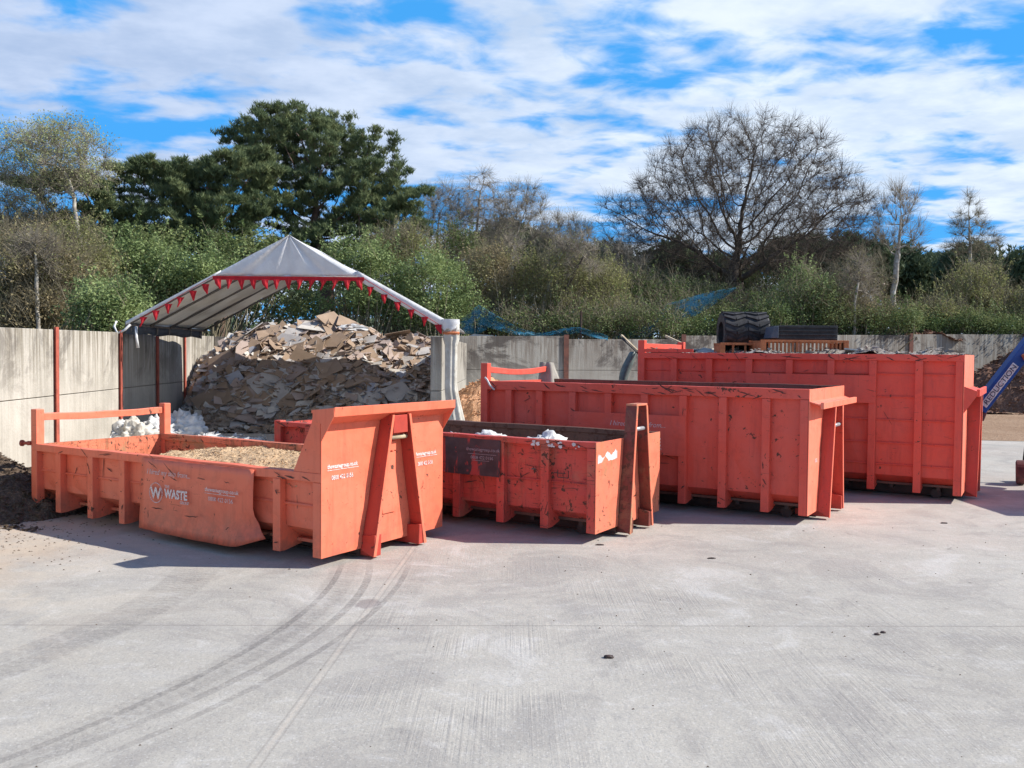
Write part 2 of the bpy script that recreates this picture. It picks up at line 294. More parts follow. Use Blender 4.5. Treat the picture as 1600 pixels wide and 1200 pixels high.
# ------------------------------------------------------------------ object helpers
def link(o): sc.collection.objects.link(o); return o
def setp(o, label=None, cat=None, group=None, kind=None):
    if label: o['label'] = label
    if cat: o['category'] = cat
    if group: o['group'] = group
    if kind: o['kind'] = kind
    return o
def thing(name, label, cat, loc=(0, 0, 0), rz=0.0, group=None):
    o = link(bpy.data.objects.new(name, None)); o.location = loc; o.rotation_euler = (0, 0, rz); o.empty_display_size = .3
    return setp(o, label, cat, group)
class MB:
    def __init__(s): s.v = []; s.f = []
    def hexa(s, p):
        b = len(s.v); s.v += [tuple(q) for q in p]
        for f in ((0, 3, 2, 1), (4, 5, 6, 7), (0, 1, 5, 4), (1, 2, 6, 5), (2, 3, 7, 6), (3, 0, 4, 7)): s.f.append(tuple(b + i for i in f))
        return s
    def box(s, x0, x1, y0, y1, z0, z1):
        return s.hexa([(x0, y0, z0), (x1, y0, z0), (x1, y1, z0), (x0, y1, z0), (x0, y0, z1), (x1, y0, z1), (x1, y1, z1), (x0, y1, z1)])
    def beam(s, a, b, w, h, up=(0, 0, 1)):
        a, b = Vector(a), Vector(b); d = (b - a).normalized(); sd_ = d.cross(Vector(up))
        if sd_.length < 1e-4: sd_ = d.cross(Vector((0, 1, 0)))
        sd_.normalize(); u = sd_.cross(d)
        p = []
        for c in (a, b):
            for i, j in ((-1, -1), (1, -1), (1, 1), (-1, 1)): p.append(c + sd_ * (w / 2 * i) + u * (h / 2 * j))
        return s.hexa(p)
    def railx(s, x0, x1, y0, y1, z0, z1, seg=14, jit=.006):
        xs = [x0 + (x1 - x0) * i / seg for i in range(seg + 1)]
        b = len(s.v)
        for i, x in enumerate(xs):
            dy, dz = random.uniform(-jit, jit), random.uniform(-jit, jit)
            s.v += [(x, y0 + dy, z0 + dz), (x, y1 + dy, z0 + dz), (x, y1 + dy, z1 + dz), (x, y0 + dy, z1 + dz)]
        for i in range(seg):
            for k in range(4):
                a = b + 4 * i + k; c = b + 4 * i + (k + 1) % 4
                s.f.append((a, c, c + 4, a + 4))
        s.f.append((b + 3, b + 2, b + 1, b)); e = b + 4 * seg; s.f.append((e, e + 1, e + 2, e + 3)); return s
    def prism(s, poly, axis, a, b):
        o = len(s.v); n = len(poly)
        for t in (a, b):
            for p in poly:
                s.v.append({'x': (t, p[0], p[1]), 'y': (p[0], t, p[1]), 'z': (p[0], p[1], t)}[axis])
        s.f.append(tuple(range(o, o + n))); s.f.append(tuple(range(o + 2 * n - 1, o + n - 1, -1)))
        for i in range(n):
            j = (i + 1) % n; s.f.append((o + i, o + n + i, o + n + j, o + j))
        return s
    def tube(s, pts, r, n=8, cap=True):
        pts = [Vector(p) for p in pts]; rs = r if isinstance(r, (list, tuple)) else [r] * len(pts)
        b = len(s.v); ref = Vector((0, 0, 1))
        for i, p in enumerate(pts):
            d = (pts[min(i + 1, len(pts) - 1)] - pts[max(i - 1, 0)]).normalized()
            sdv = d.cross(ref)
            if sdv.length < .05: sdv = d.cross(Vector((0, 1, 0)))
            sdv.normalize(); u = sdv.cross(d)
            for k in range(n):
                a = 2 * math.pi * k / n; s.v.append(tuple(p + (sdv * math.cos(a) + u * math.sin(a)) * rs[i]))
        for i in range(len(pts) - 1):
            for k in range(n):
                a, c = b + i * n + k, b + i * n + (k + 1) % n; s.f.append((a, c, c + n, a + n))
        if cap: s.f.append(tuple(b + k for k in range(n))[::-1]); e = b + (len(pts) - 1) * n; s.f.append(tuple(e + k for k in range(n)))
        return s
    def quad(s, *p):
        b = len(s.v); s.v += [tuple(q) for q in p]; s.f.append(tuple(range(b, b + len(p)))); return s
    def sheet(s, P, th, nrm=None):      # grid of points (rows) given thickness along local normal z or nrm
        r, c = len(P), len(P[0]); nrm = Vector(nrm or (0, 0, 1)) * th; b = len(s.v)
        for k in (0, 1):
            for row in P:
                for q in row: s.v.append(tuple(Vector(q) + nrm * (k - .5)))
        m = r * c
        for i in range(r - 1):
            for j in range(c - 1):
                a = b + i * c + j
                s.f.append((a, a + c, a + c + 1, a + 1)); s.f.append((a + m, a + m + 1, a + m + c + 1, a + m + c))
        ring = [j for j in range(c)] + [i * c + c - 1 for i in range(1, r)] + [(r - 1) * c + j for j in range(c - 2, -1, -1)] + [i * c for i in range(r - 2, 0, -1)]
        for i in range(len(ring)):
            a, d = b + ring[i], b + ring[(i + 1) % len(ring)]; s.f.append((a, d, d + m, a + m))
        return s
    def build(s, name, mat, parent=None, bevel=0, smooth=False, label=None):
        me = bpy.data.meshes.new(name); me.from_pydata(s.v, [], s.f); me.materials.append(mat)
        bm = bmesh.new(); bm.from_mesh(me); bmesh.ops.recalc_face_normals(bm, faces=bm.faces); bm.to_mesh(me); bm.free()
        if smooth: me.polygons.foreach_set('use_smooth', [True] * len(me.polygons))
        o = link(bpy.data.objects.new(name, me)); o.parent = parent
        if bevel:
            bv = o.modifiers.new('bevel', 'BEVEL'); bv.width = bevel; bv.segments = 2; bv.limit_method = 'ANGLE'; bv.angle_limit = R(35)
        if label: o['label'] = label
        return o
def npmesh(name, V, F, mat, parent=None, smooth=False):
    me = bpy.data.meshes.new(name); V = np.asarray(V, np.float32); F = np.asarray(F, np.int32); k = F.shape[1]
    me.vertices.add(len(V)); me.vertices.foreach_set('co', V.ravel())
    me.loops.add(F.size); me.loops.foreach_set('vertex_index', F.ravel())
    me.polygons.add(len(F)); me.polygons.foreach_set('loop_start', np.arange(0, F.size, k, dtype=np.int32))
    me.update(calc_edges=True); me.materials.append(mat)
    if smooth: me.polygons.foreach_set('use_smooth', np.ones(len(F), bool))
    o = link(bpy.data.objects.new(name, me)); o.parent = parent; return o
def text(txt, size, mat, parent, loc, rot, name='lettering', bold=.0, align='LEFT', shear=0.0, sx_=1.0):
    cu = bpy.data.curves.new(name, 'FONT'); cu.body = txt; cu.size = size; cu.offset = bold; cu.extrude = .0015; cu.align_x = align; cu.shear = shear
    cu.resolution_u = 3
    t = bpy.data.objects.new(name, cu); link(t); bpy.context.view_layer.update()
    me = bpy.data.meshes.new_from_object(t.evaluated_get(bpy.context.evaluated_depsgraph_get()))
    bpy.data.objects.remove(t); me.materials.clear(); me.materials.append(mat); me.name = name
    o = link(bpy.data.objects.new(name, me)); o.parent = parent; o.location = loc; o.rotation_euler = rot; o.scale = (sx_, 1, 1)
    return o

# ------------------------------------------------------------------ ground
def flat(name, pts, z, mat, kind='structure'):
    me = bpy.data.meshes.new(name); me.from_pydata([(x, y, z) for x, y in pts], [], [tuple(range(len(pts)))]); me.materials.append(mat)
    o = link(bpy.data.objects.new(name, me)); return setp(o, kind=kind)
flat('ground', [(-900, -300), (900, -300), (900, 1500), (-900, 1500)], 0, ground_mat())
WA, WB = Vector((-12.2, 36.04)), Vector((44.0, 52.9))       # back wall line
def wy(x): return 39.7 + .3 * x
SOIL = soil_mat('dusty_wood_fines', [(.36, .25, .17), (.30, .20, .13), (.20, .12, .08)], 2)
e = [(3.0, 29.3), (5, 28.2), (8, 28.6), (11, 27.6), (14, 28.3), (17.5, 27.7), (21, 28.1), (26, 27.0), (34, 27.8), (44, 27.2), (44, wy(44) - .4), (3, wy(3) - .3)]
flat('soil', e, .006, SOIL)
BANK = soil_mat('bank_leaf_litter', [(.09, .075, .04), (.06, .07, .03), (.12, .09, .05)], 2)
flat('terrain', [(-900, -100), (-13.0 + 2.4, 8), (-12.6, 36.5), (44, 53.2), (900, 200), (900, 1400), (-900, 1400)], 2.75, BANK)
def clods(mb, n, xr, yr, zf, s0, s1):
    for _ in range(n):
        x, y = random.uniform(*xr), random.uniform(*yr); z = zf(x, y); s = random.uniform(s0, s1)
        p = [(x + random.uniform(-s, s), y + random.uniform(-s, s), z + random.uniform(-.2, .9) * s) for _ in range(4)]
        b = len(mb.v); mb.v += p; mb.f += [(b, b + 1, b + 2), (b, b + 2, b + 3), (b, b + 3, b + 1), (b + 1, b + 3, b + 2)]

# ------------------------------------------------------------------ walls
def wall_run(t, A, Bp, posts, tops, joint, th, mat, pmat, pw=.16):
    """posts: distances along A->B; tops: height per bay"""
    A, Bp = Vector(A), Vector(Bp); d = (Bp - A).normalized(); n = Vector((-d.y, d.x))
    ang = math.atan2(d.y, d.x)
    for i in range(len(posts) - 1):
        a, b = posts[i], posts[i + 1]
        for z0, z1a, z1b in ((0, joint - .008, joint - .008), (joint + .008, tops[i][0], tops[i][1])):
            mb = MB(); P = []
            for (s_, zt) in ((a + .01, None), (b - .01, None)):
                for off in (0, th):
                    q = A + d * s_ + n * off; P.append(q)
            mb.hexa([(P[0].x, P[0].y, z0), (P[2].x, P[2].y, z0), (P[3].x, P[3].y, z0), (P[1].x, P[1].y, z0),
                     (P[0].x, P[0].y, z1a), (P[2].x, P[2].y, z1b), (P[3].x, P[3].y, z1b), (P[1].x, P[1].y, z1a)])
            mb.build('wall_panel', mat, t, .012)
    for i, s_ in enumerate(posts[1:-1]):
        zt = max(tops[i][1], tops[i + 1][0]) + .06
        mb = MB(); c = A + d * s_
        for o1, o2, w_ in ((-.075, -.06, pw), (-.06, .0, .02)):
            q = [c + d * (-w_ / 2) + n * o1, c + d * (w_ / 2) + n * o1, c + d * (w_ / 2) + n * o2, c + d * (-w_ / 2) + n * o2]
            mb.hexa([(p.x, p.y, 0) for p in q] + [(p.x, p.y, zt) for p in q])
        mb.build('wall_post', pmat, t)
def isect(px, A, Bp):
    d = ray(px, 560); A, Bp = Vector(A), Vector(Bp); e_ = Bp - A
    # (0,0)+t*(d.x,d.y) = A + s*e
    det = d.x * (-e_.y) + e_.x * d.y
    t = (A.x * (-e_.y) + e_.x * A.y) / det; q = Vector((d.x, d.y)) * t
    return (q - A).length * (1 if (q - A).dot(e_) > 0 else -1), q
# left wall faces +x : run from far to near so that +normal points away from the yard
LA, LB = Vector((-9.4, 7.0)), Vector((-12.2, 36.04))
tw = thing('retaining_wall', 'tall cream concrete retaining wall streaked with rain stains, running along the left of the yard', 'wall')
ps = [0.0] + [isect(p, LA, LB)[0] for p in (-120, 85, 186, 244, 287)] + [(LB - LA).length]
def ltop(s_): y = 7 + s_ / (LB - LA).length * 29.04; return 3.06 + (y - 18) * .011
wall_run(tw, LA, LB, ps, [(ltop(ps[i]), ltop(ps[i + 1])) for i in range(len(ps) - 1)], 1.54, .22, CW1, POSTR)
tb = thing('retaining_wall', 'grey concrete retaining wall with black stains across the back of the yard', 'wall')
bpx = [430, 530, 706, 884, 1067, 1245, 1422, 1600, 1760]
bs = [0.0] + [isect(p, WA, WB)[0] for p in bpx]
topy = [525.5, 526, 526, 525, 525, 530, 524.5, 523.5, 522.5, 521.5, 521]
def btop(i, s_):
    q = WA + (WB - WA).normalized() * s_; 
    yy = topy[i + 1]; px = 800 + CAM_F * q.x / q.y
    return at(px, yy, q.y).z
wall_run(tb, WA, WB, bs, [(btop(i, bs[i]), btop(i, bs[i + 1])) for i in range(len(bs) - 1)], 1.93, .22, CW2, POSTB, .24)
tdv = thing('divider_wall', 'grey concrete divider wall under the right edge of the marquee beside the rubble pile', 'wall')
mb = MB(); mb.box(-2.35, -2.02, 25.35, 38.9, 0, 1.53); mb.build('wall_panel', CW2, tdv, .015)
mb = MB(); mb.box(-2.35, -2.02, 25.35, 38.9, 1.546, 3.1); mb.build('wall_panel', CW2, tdv, .015)

# ------------------------------------------------------------------ skips
YAW = R(148.2 - 180)
def skip(name, label, loc, rz, L, W, H, zb, paintm, innerm, ribs, HP, endm=None, plate=None, swage=(), afr=None, end_top=None, rail=.11, ribw=.13, tilt_bar=0.0, chamfer=.5, windows=None):
    t = thing(name, label, 'skip', loc, rz); endm = endm or paintm
    for side, (s, y0) in enumerate(((1, 0), (-1, W))):
        Y = lambda a: y0 + s * a
        mb = MB(); PI_ = .108
        zc = zb + chamfer * .62
        nx = 26; rows = []
        for (yy, z) in ((PI_, H - .05), (PI_, zb + (H - zb) * .66), (PI_ + .003, zb + (H - zb) * .4), (PI_ + .01, zc), (chamfer * .9, zb + .10)):
            rows.append([(-L + .03 + (L - .06) * i / nx, Y(yy + (random.uniform(-.012, .012) if 0 < i < nx else 0)), z) for i in range(nx + 1)])
        mb.sheet(rows, .008, (0, 1, 0)); sp = mb.build('side_panel', paintm if side == 0 else innerm, t, smooth=False)
        if side == 0:
            for zs in swage:
                mb = MB()
                pts = [(-L + .05, Y(.096), zs), (-.05, Y(.096), zs)]
                mb.tube(pts, .018, 6); mb.build('swage', paintm, t)
        mb = MB()
        mb.railx(-L, 0, min(Y(0), Y(.14)), max(Y(0), Y(.14)), H - rail, H, 16, .006)
        mb.build('top_rail', paintm if side == 0 else innerm, t, .008)
        for x in ribs:
            j = random.uniform(-.008, .008)
            mb = MB()
            prof = [(Y(j), zb), (Y(j), H - rail - .002), (Y(.104), H - rail - .002), (Y(.112), zc + .02), (Y(chamfer * .9), zb + .13), (Y(chamfer * .9), zb + .06), (Y(.11), zb)]
            w_ = ribw
            mb.prism(prof, 'x', -x - w_ / 2, -x + w_ / 2); mb.build('rib', paintm, t, .006)
    # floor and runners
    MB().box(-L + .03, -.03, .3, W - .3, zb + .09, zb + .13).build('floor', innerm, t)
    for yy in (.72, W - .72):
        mb = MB(); mb.box(-L + .15, -.02, yy - .06, yy + .06, 0.03, .045).box(-L + .15, -.02, yy - .02, yy + .02, .045, zb + .08).box(-L + .15, -.02, yy - .06, yy + .06, zb + .07, zb + .09)
        mb.build('runner', DRK, t)
    for x in (-L + .35, -.45):
        for yy in (.60, W - .60):
            mb = MB(); mb.tube([(x, yy - .09, .09), (x, yy + .09, .09)], .09, 16); mb.build('roller', DRK, t)
    for k in range(int(L / .8)):
        x = -.4 - k * .8
        MB().box(x - .03, x + .03, .35, W - .35, zb + .02, zb + .085).build('cross_member', DRK, t)
    # door end
    mb = MB(); mb.box(-L + .01, -L + .03, .11, W - .11, zb + .06, H - .02)
    for zz_ in (zb + .1, H - .13): mb.box(-L - .03, -L + .008, .1, W - .1, zz_, zz_ + .11)
    mb.build('door', innerm if H < 1.3 else paintm, t)
    for yy in (0, W - .13):
        MB().box(-L - .02, -L + .13, yy, yy + .13, zb, HP).build('corner_post', paintm, t, .008)
    mb = MB(); n = 10
    P = [(-L + .05 + math.sin(i / n * math.pi) * tilt_bar * .5, .132 + (W - .264) * i / n, HP - .12 - math.sin(i / n * math.pi) * tilt_bar + random.uniform(-.004, .004)) for i in range(n + 1)]
    b0 = len(mb.v)
    for p in P: mb.v += [(p[0] - .04, p[1], p[2] - .055), (p[0] + .04, p[1], p[2] - .055), (p[0] + .04, p[1], p[2] + .055), (p[0] - .04, p[1], p[2] + .055)]
    for i in range(n):
        for k in range(4):
            a = b0 + 4 * i + k; c = b0 + 4 * i + (k + 1) % 4; mb.f.append((a, c, c + 4, a + 4))
    mb.f += [(b0, b0 + 1, b0 + 2, b0 + 3), (b0 + 4 * n, b0 + 4 * n + 1, b0 + 4 * n + 2, b0 + 4 * n + 3)]
    mb.build('cross_bar', paintm, t, .008)
    # hook end
    ET = end_top or H
    mb = MB(); rows = []
    for k in range(9):
        z = zb + (ET - zb) * k / 8
        rows.append([(0.0 + (random.uniform(-.006, .006) if 0 < k < 8 and 0 < i < 8 else 0), W * i / 8, z) for i in range(9)])
    mb.sheet(rows, .012, (1, 0, 0)); mb.build('end_panel', endm, t)
    for yy in (0, W - .12):
        MB().box(-.135, -.012, yy, yy + .12, zb, H - rail - .003).build('corner_post', paintm, t, .006)
    if afr:
        yb0, yb1, yt0, yt1, zt, pb, pt, lw = [afr[k] for k in ('yb0', 'yb1', 'yt0', 'yt1', 'zt', 'pb', 'pt', 'lw')]
        for i, (ya, yc) in enumerate(((yb0, yt0), (yb1, yt1))):
            # channel leg: shade-darkened web, lighter strip on sunlit edge, tapering up the end panel
            mb = MB(); w_ = lw
            z0 = .04; LB0 = .008
            mb.hexa([(.008, ya - w_ / 2, zb), (pb, ya - w_ / 2, z0), (pb, ya + w_ / 2, z0), (.008, ya + w_ / 2, zb),
                     (LB0, yc - w_ / 2, zt), (pt, yc - w_ / 2, zt), (pt, yc + w_ / 2, zt), (LB0, yc + w_ / 2, zt)])
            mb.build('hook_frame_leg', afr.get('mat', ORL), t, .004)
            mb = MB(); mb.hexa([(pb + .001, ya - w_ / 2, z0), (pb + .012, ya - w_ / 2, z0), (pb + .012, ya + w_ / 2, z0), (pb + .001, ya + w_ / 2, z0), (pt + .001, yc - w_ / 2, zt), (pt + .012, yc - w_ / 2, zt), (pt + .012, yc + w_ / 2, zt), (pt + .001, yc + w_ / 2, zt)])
            mb.build('leg_lit_edge', endm, t, .002)
            sg = 1 if i == 0 else -1
            MB().prism([(-.35, .04), (pb - .005, .04), (pb - .003, .26), (.012, .30), (-.02, zb + .0), (-.35, zb + .0)], 'y', min(ya + sg * (w_ / 2 + .001), ya + sg * .12), max(ya + sg * (w_ / 2 + .001), ya + sg * .12)).build('skid_foot', afr.get('mat', ORL), t, .005)
        mb = MB(); zp = zt - afr.get('pin', .32); f = zp / zt
        m0 = yb0 + (yt0 - yb0) * f; m1 = yb1 + (yt1 - yb1) * f; xp = pb + (pt - pb) * f - .05
        mb.tube([(xp, m0 - .0, zp), (xp, m1 + .0, zp)], .03, 14); mb.build('hook_pin', STEEL, t, smooth=True)
        MB().box(.008, pt + .004, yt0 - w_ * .5, yt1 + w_ * .5, zt + .001, zt + .03).build('hook_frame_cap', endm, t, .004)
    return t

def shifted(px): return px
# --- skip one: low orange skip of wood chip
L1, W1, H1 = 6.144, 2.44, 1.14
s1 = skip('roll_on_skip', 'low bright orange open skip heaped with sawdust, nearest the camera on the left', (-2.272, 10.475, 0), YAW, L1, W1, H1, .12, OR1, INN1,
          [.76, 1.52, 2.28, 3.08, 3.87, 4.62, 5.45], 1.674, swage=(.72,), afr=None, end_top=1.74, tilt_bar=.02)
# upstand wedges each side of the tall end and the folded out flange
for y0, y1 in ((0, .07), (W1 - .07, W1)):
    MB().prism([(-.014, H1 + .001), (-.46, H1 + .001), (-.16, 1.74), (-.13, 1.86), (-.014, 1.86)], 'y', y0, y1).build('end_gusset', OR1, s1, .006)
mb = MB(); mb.hexa([(-.01, .0, 1.74), (.0, .0, 1.72), (.0, W1, 1.72), (-.01, W1, 1.74), (.20, -.0, 1.86), (.215, -.0, 1.84), (.215, W1, 1.84), (.20, W1, 1.86)])
mb.hexa([(.195, .0, 1.83), (.215, .0, 1.83), (.215, W1, 1.83), (.195, W1, 1.83), (.205, .0, 1.945), (.225, 0, 1.945), (.225, W1, 1.945), (.205, W1, 1.945)])
mb.build('end_flange', OR1, s1, .004)
MB().hexa([(-.16, 0.0, 1.862), (.195, 0.0, 1.862), (.195, W1, 1.862), (-.16, W1, 1.862), (-.16, 0, 1.90), (.195, 0, 1.93), (.195, W1, 1.93), (-.16, W1, 1.90)]).build('end_cap', OR1, s1, .004)
for y0, y1 in ((-.008, 0), (W1, W1 + .008)):
    MB().prism([(0.005, 1.52), (.215, 1.84), (.215, 1.94), (-.13, 1.90), (-.13, 1.76), (.005, 1.74)], 'y', y0, y1).build('flange_gusset', OR1, s1)
def leg1(ya, yc, zt, pb, pt):
    mb = MB(); w_ = .055
    mb.hexa([(.009, ya - w_ / 2, .10), (pb, ya - w_ / 2, .03), (pb, ya + w_ / 2, .03), (.009, ya + w_ / 2, .10),
             (.009, yc - w_ * .38, zt), (pt, yc - w_ * .38, zt), (pt, yc + w_ * .38, zt), (.009, yc + w_ * .38, zt)])
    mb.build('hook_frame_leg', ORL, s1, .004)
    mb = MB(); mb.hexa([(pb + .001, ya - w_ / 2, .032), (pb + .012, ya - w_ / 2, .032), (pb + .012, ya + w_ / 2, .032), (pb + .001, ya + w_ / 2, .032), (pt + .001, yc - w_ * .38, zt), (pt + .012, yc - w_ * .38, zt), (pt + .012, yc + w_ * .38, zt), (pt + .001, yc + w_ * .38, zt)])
    mb.build('leg_lit_edge', OR1, s1, .002)  # lighter strip so the front edge reads as sunlit against the darkened leg
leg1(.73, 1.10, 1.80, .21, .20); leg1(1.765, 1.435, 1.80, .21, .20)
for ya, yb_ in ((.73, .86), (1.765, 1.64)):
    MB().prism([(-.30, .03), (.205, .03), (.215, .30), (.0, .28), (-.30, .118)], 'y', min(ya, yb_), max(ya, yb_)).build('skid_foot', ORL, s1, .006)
MB().prism([(1.12, 1.56), (1.415, 1.56), (1.40, 1.79), (1.14, 1.79)], 'x', .02, .19).build('hook_hood', ORL, s1, .004)
MB().tube([(.12, 1.09, 1.5), (.12, 1.46, 1.5)], .03, 14).build('hook_pin', TIML, s1, smooth=True)
MB().box(.01, .06, 1.15, 1.33, 1.32, 1.44).box(.01, .03, 1.10, 1.36, .5, 1.30).build('hook_stiffener', OR1, s1, .004)
# bulged cover plate with the logo
mb = MB(); rows = []; nx = 24
for k in range(11):
    f = k / 10; z = H1 - .03 - f * (H1 - .03 - .13)
    row = []
    for i in range(nx + 1):
        u = i / nx; x = -3.37 + u * (2.25 + .10 * max(0, f - .6) / .4)
        bul = -.020 - .03 * math.sin(f * math.pi * .8) - .11 * max(0, f - .72) / .28 * (0.3 + .7 * u) + .006 * math.sin(u * 23 + f * 6)
        zz_ = z - .02 * math.sin(u * 3.0) * f
        if u > .86: bul += .16 * ((u - .86) / .14) ** 2 * max(0, f - .55) / .45 * 1.4; zz_ += .10 * ((u - .86) / .14) * max(0, f - .8) / .2
        row.append((x, bul, zz_))
    rows.append(row)
mb.sheet(rows, .006, (0, 1, 0)); mb.build('cover_plate', OR1, s1, smooth=True, label='plain orange steel plate with a white logo, bulging at its lower edge')
F = (R(90), 0, 0)
text('I hired my skip from...', .105, LET2, s1, (-3.20, -.072, .905), F, shear=.25, sx_=.98)
cu_r = .135; mb = MB(); mb.tube([(-2.98 + cu_r * math.cos(a), -.088, .66 + cu_r * math.sin(a)) for a in np.linspace(0, 2 * math.pi, 33)], .006, 5, cap=False); mb.build('logo_ring', LET2, s1)
text('W', .21, LET, s1, (-2.98, -.090, .585), F, bold=.006, align='CENTER')
text('THE', .055, LET2, s1, (-2.79, -.090, .745), F, bold=.001)
text('WASTE', .165, LET, s1, (-2.79, -.092, .615), F, bold=.006, sx_=.86)
text('GROUP', .055, LET2, s1, (-2.47, -.093, .555), F, bold=.001)
text('thewastegroup.co.uk', .076, LET, s1, (-1.98, -.085, .775), F)
MB().box(-1.98, -1.40, -.088, -.0865, .745, .753).build('lettering_line', LET2, s1)
text('0800 422 0156', .078, LET2, s1, (-1.91, -.089, .655), F)
E_ = (R(90), 0, R(90))
text('thewastegroup.co.uk', .072, LET, s1, (.0095, .10, 1.19), E_, bold=.002, sx_=.88)
MB().box(.0075, .009, .10, .66, 1.165, 1.171).build('lettering_line', LET, s1)
text('0800 422 0156', .075, LET, s1, (.0095, .17, 1.05), E_, bold=.001, sx_=.85)
text('thewastegroup.co.uk', .072, LET, s1, (.0095, 1.80, 1.19), E_, bold=.002, sx_=.78)
MB().box(.0075, .009, 1.80, 2.30, 1.165, 1.171).build('lettering_line', LET, s1)
text('0800 422 0156', .075, LET, s1, (.0095, 1.86, 1.05), E_, bold=.001, sx_=.75)
# latch spool on the far left post
mb = MB(); mb.tube([(-L1 - .02, -.0, 1.14), (-L1 - .06, -.03, 1.14)], .035, 10); mb.tube([(-L1 - .06, -.03, 1.14), (-L1 - .13, -.06, 1.14)], .026, 8); mb.tube([(-L1 - .13, -.06, 1.14), (-L1 - .16, -.075, 1.14)], .05, 12)
mb.build('latch', POSTR, s1)

# --- skip two: worn dark red
L2, W2, H2 = 6.183, 2.264, 1.397
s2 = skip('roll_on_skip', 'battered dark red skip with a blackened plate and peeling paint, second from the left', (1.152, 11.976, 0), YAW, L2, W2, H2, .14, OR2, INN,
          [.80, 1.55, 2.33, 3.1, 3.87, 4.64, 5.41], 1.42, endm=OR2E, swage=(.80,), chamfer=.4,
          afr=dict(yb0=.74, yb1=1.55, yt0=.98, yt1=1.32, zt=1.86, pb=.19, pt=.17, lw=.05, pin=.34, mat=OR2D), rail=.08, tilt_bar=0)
mb = MB(); mb.sheet([[(-2.52 + .98 * i / 8, -.015 + .006 * math.sin(i * 2 + k), .80 + .54 * k / 5) for i in range(9)] for k in range(6)], .006, (0, 1, 0)); mb.build('name_plate', PLT, s2, label='blackened plate with faint white lettering and red scratches')
text('thewastegroup.co.uk', .070, LET3, s2, (-2.13, -.028, 1.165), F)
MB().box(-2.10, -1.60, -.0295, -.028, 1.115, 1.121).build('lettering_line', LET3, s2)
text('0808 422 0156', .066, LET3, s2, (-2.05, -.028, 1.045), F)
MB().box(-2.03, -1.72, -.0295, -.028, 1.02, 1.026).build('lettering_line', LET3, s2)
def blotch(x0, x1, z0, z1, y, n=7, axis='y'):
    mb = MB()
    for _ in range(n):
        cx_, cz_ = random.uniform(x0, x1), random.uniform(z0, z1); r_ = random.uniform(.012, .038)
        pts = [(cx_ + r_ * math.cos(a) * random.uniform(.6, 1.5), cz_ + r_ * math.sin(a) * random.uniform(.4, 1)) for a in np.linspace(0, 2 * math.pi, 9)[:-1]]
        y_ = y - random.uniform(0, .002)
        mb.quad(*[((p[0], y_, p[1]) if axis == 'y' else (y_, p[0], p[1])) for p in pts])
    return mb
blotch(-1.02, -.9, 1.29, 1.36, -.011, 5).build('peeled_patch', WHT, s2); blotch(-.78, -.5, 1.30, 1.37, -.011, 9).build('peeled_patch', WHT, s2); blotch(-.35, -.2, 1.30, 1.36, -.011, 4).build('peeled_patch', WHT, s2)
mb = MB(); pts = [(.05, 1.10)] + [(.05 + .62 * i / 14, 1.105 + .02 * i / 14 + random.uniform(-.006, .006)) for i in range(1, 15)] + [(.67 - .62 * i / 22, 1.225 + .03 * math.sin(i * .7) + random.uniform(-.018, .018) - .0015 * i) for i in range(23)]
mb.quad(*[(.0085, p[0], p[1]) for p in pts]); mb.build('torn_sticker', WHT, s2)
mb = MB()
for a, b in (((-.62, .98), (-.62, .87)), ((-.62, .87), (-.45, .87)), ((-.45, .87), (-.45, .97)), ((-.68, .93), (-.5, .93))): mb.beam((a[0], .058, a[1]), (b[0], .058, b[1]), .006, .012)
mb.build('scratch', DRK, s2)

# --- skip three: taller, plain
L3, W3, H3 = 6.05, 2.554, 2.098
rb3 = [.66, 1.36, 2.04, 2.73, 3.41, 4.11, 4.79, 5.45]
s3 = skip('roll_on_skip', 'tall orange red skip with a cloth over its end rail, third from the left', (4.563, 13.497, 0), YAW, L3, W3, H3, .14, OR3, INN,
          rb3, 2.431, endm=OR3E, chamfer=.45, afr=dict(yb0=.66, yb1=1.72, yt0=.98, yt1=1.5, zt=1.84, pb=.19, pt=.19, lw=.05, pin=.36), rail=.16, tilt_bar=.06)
for r_ in ():
    pass
mb = MB(); mb.hexa([(.008, .0, 1.90), (.18, .05, 1.84), (.18, 2.5, 1.84), (.008, W3, 1.90), (.008, .0, 1.915), (.18, .05, 1.86), (.18, 2.5, 1.86), (.008, W3, 1.915)])
mb.build('end_flange', OR3E, s3, .003)
MB().box(.165, .215, .03, W3 + .03, 1.80, 1.90).build('guard_bar', OR3E, s3, .006)
plate_x0, plate_x1 = -rb3[4] - .06 - .69, -rb3[1] + .0
mb = MB(); mb.box(-4.11 - .06, -2.04 + .06, -.012, .004, .93, 1.60).build('cover_plate', OR3, s3, .003)
text('I hired my skip from...', .118, LET2, s3, (-3.36, -.0135, 1.39), F, shear=.25, sx_=.98)
text('W', .21, LET3, s3, (-3.22, -.0135, 1.08), F, bold=.006, align='CENTER')
text('WASTE', .185, LET, s3, (-3.03, -.0135, 1.08), F, bold=.006, sx_=1.02)
text('GROUP', .06, LET2, s3, (-2.60, -.0135, 1.00), F)
text('0156', .09, LET, s3, (.0095, .42, .93), E_, sx_=.8)
# pale rope hook at the far left post
MB().tube([(-L3 + .10, -.03, 2.16), (-L3 + .16, -.05, 2.12), (-L3 + .22, -.05, 2.02), (-L3 + .32, -.04, 1.93)], .018, 7).build('rope', WHT, s3, smooth=True)

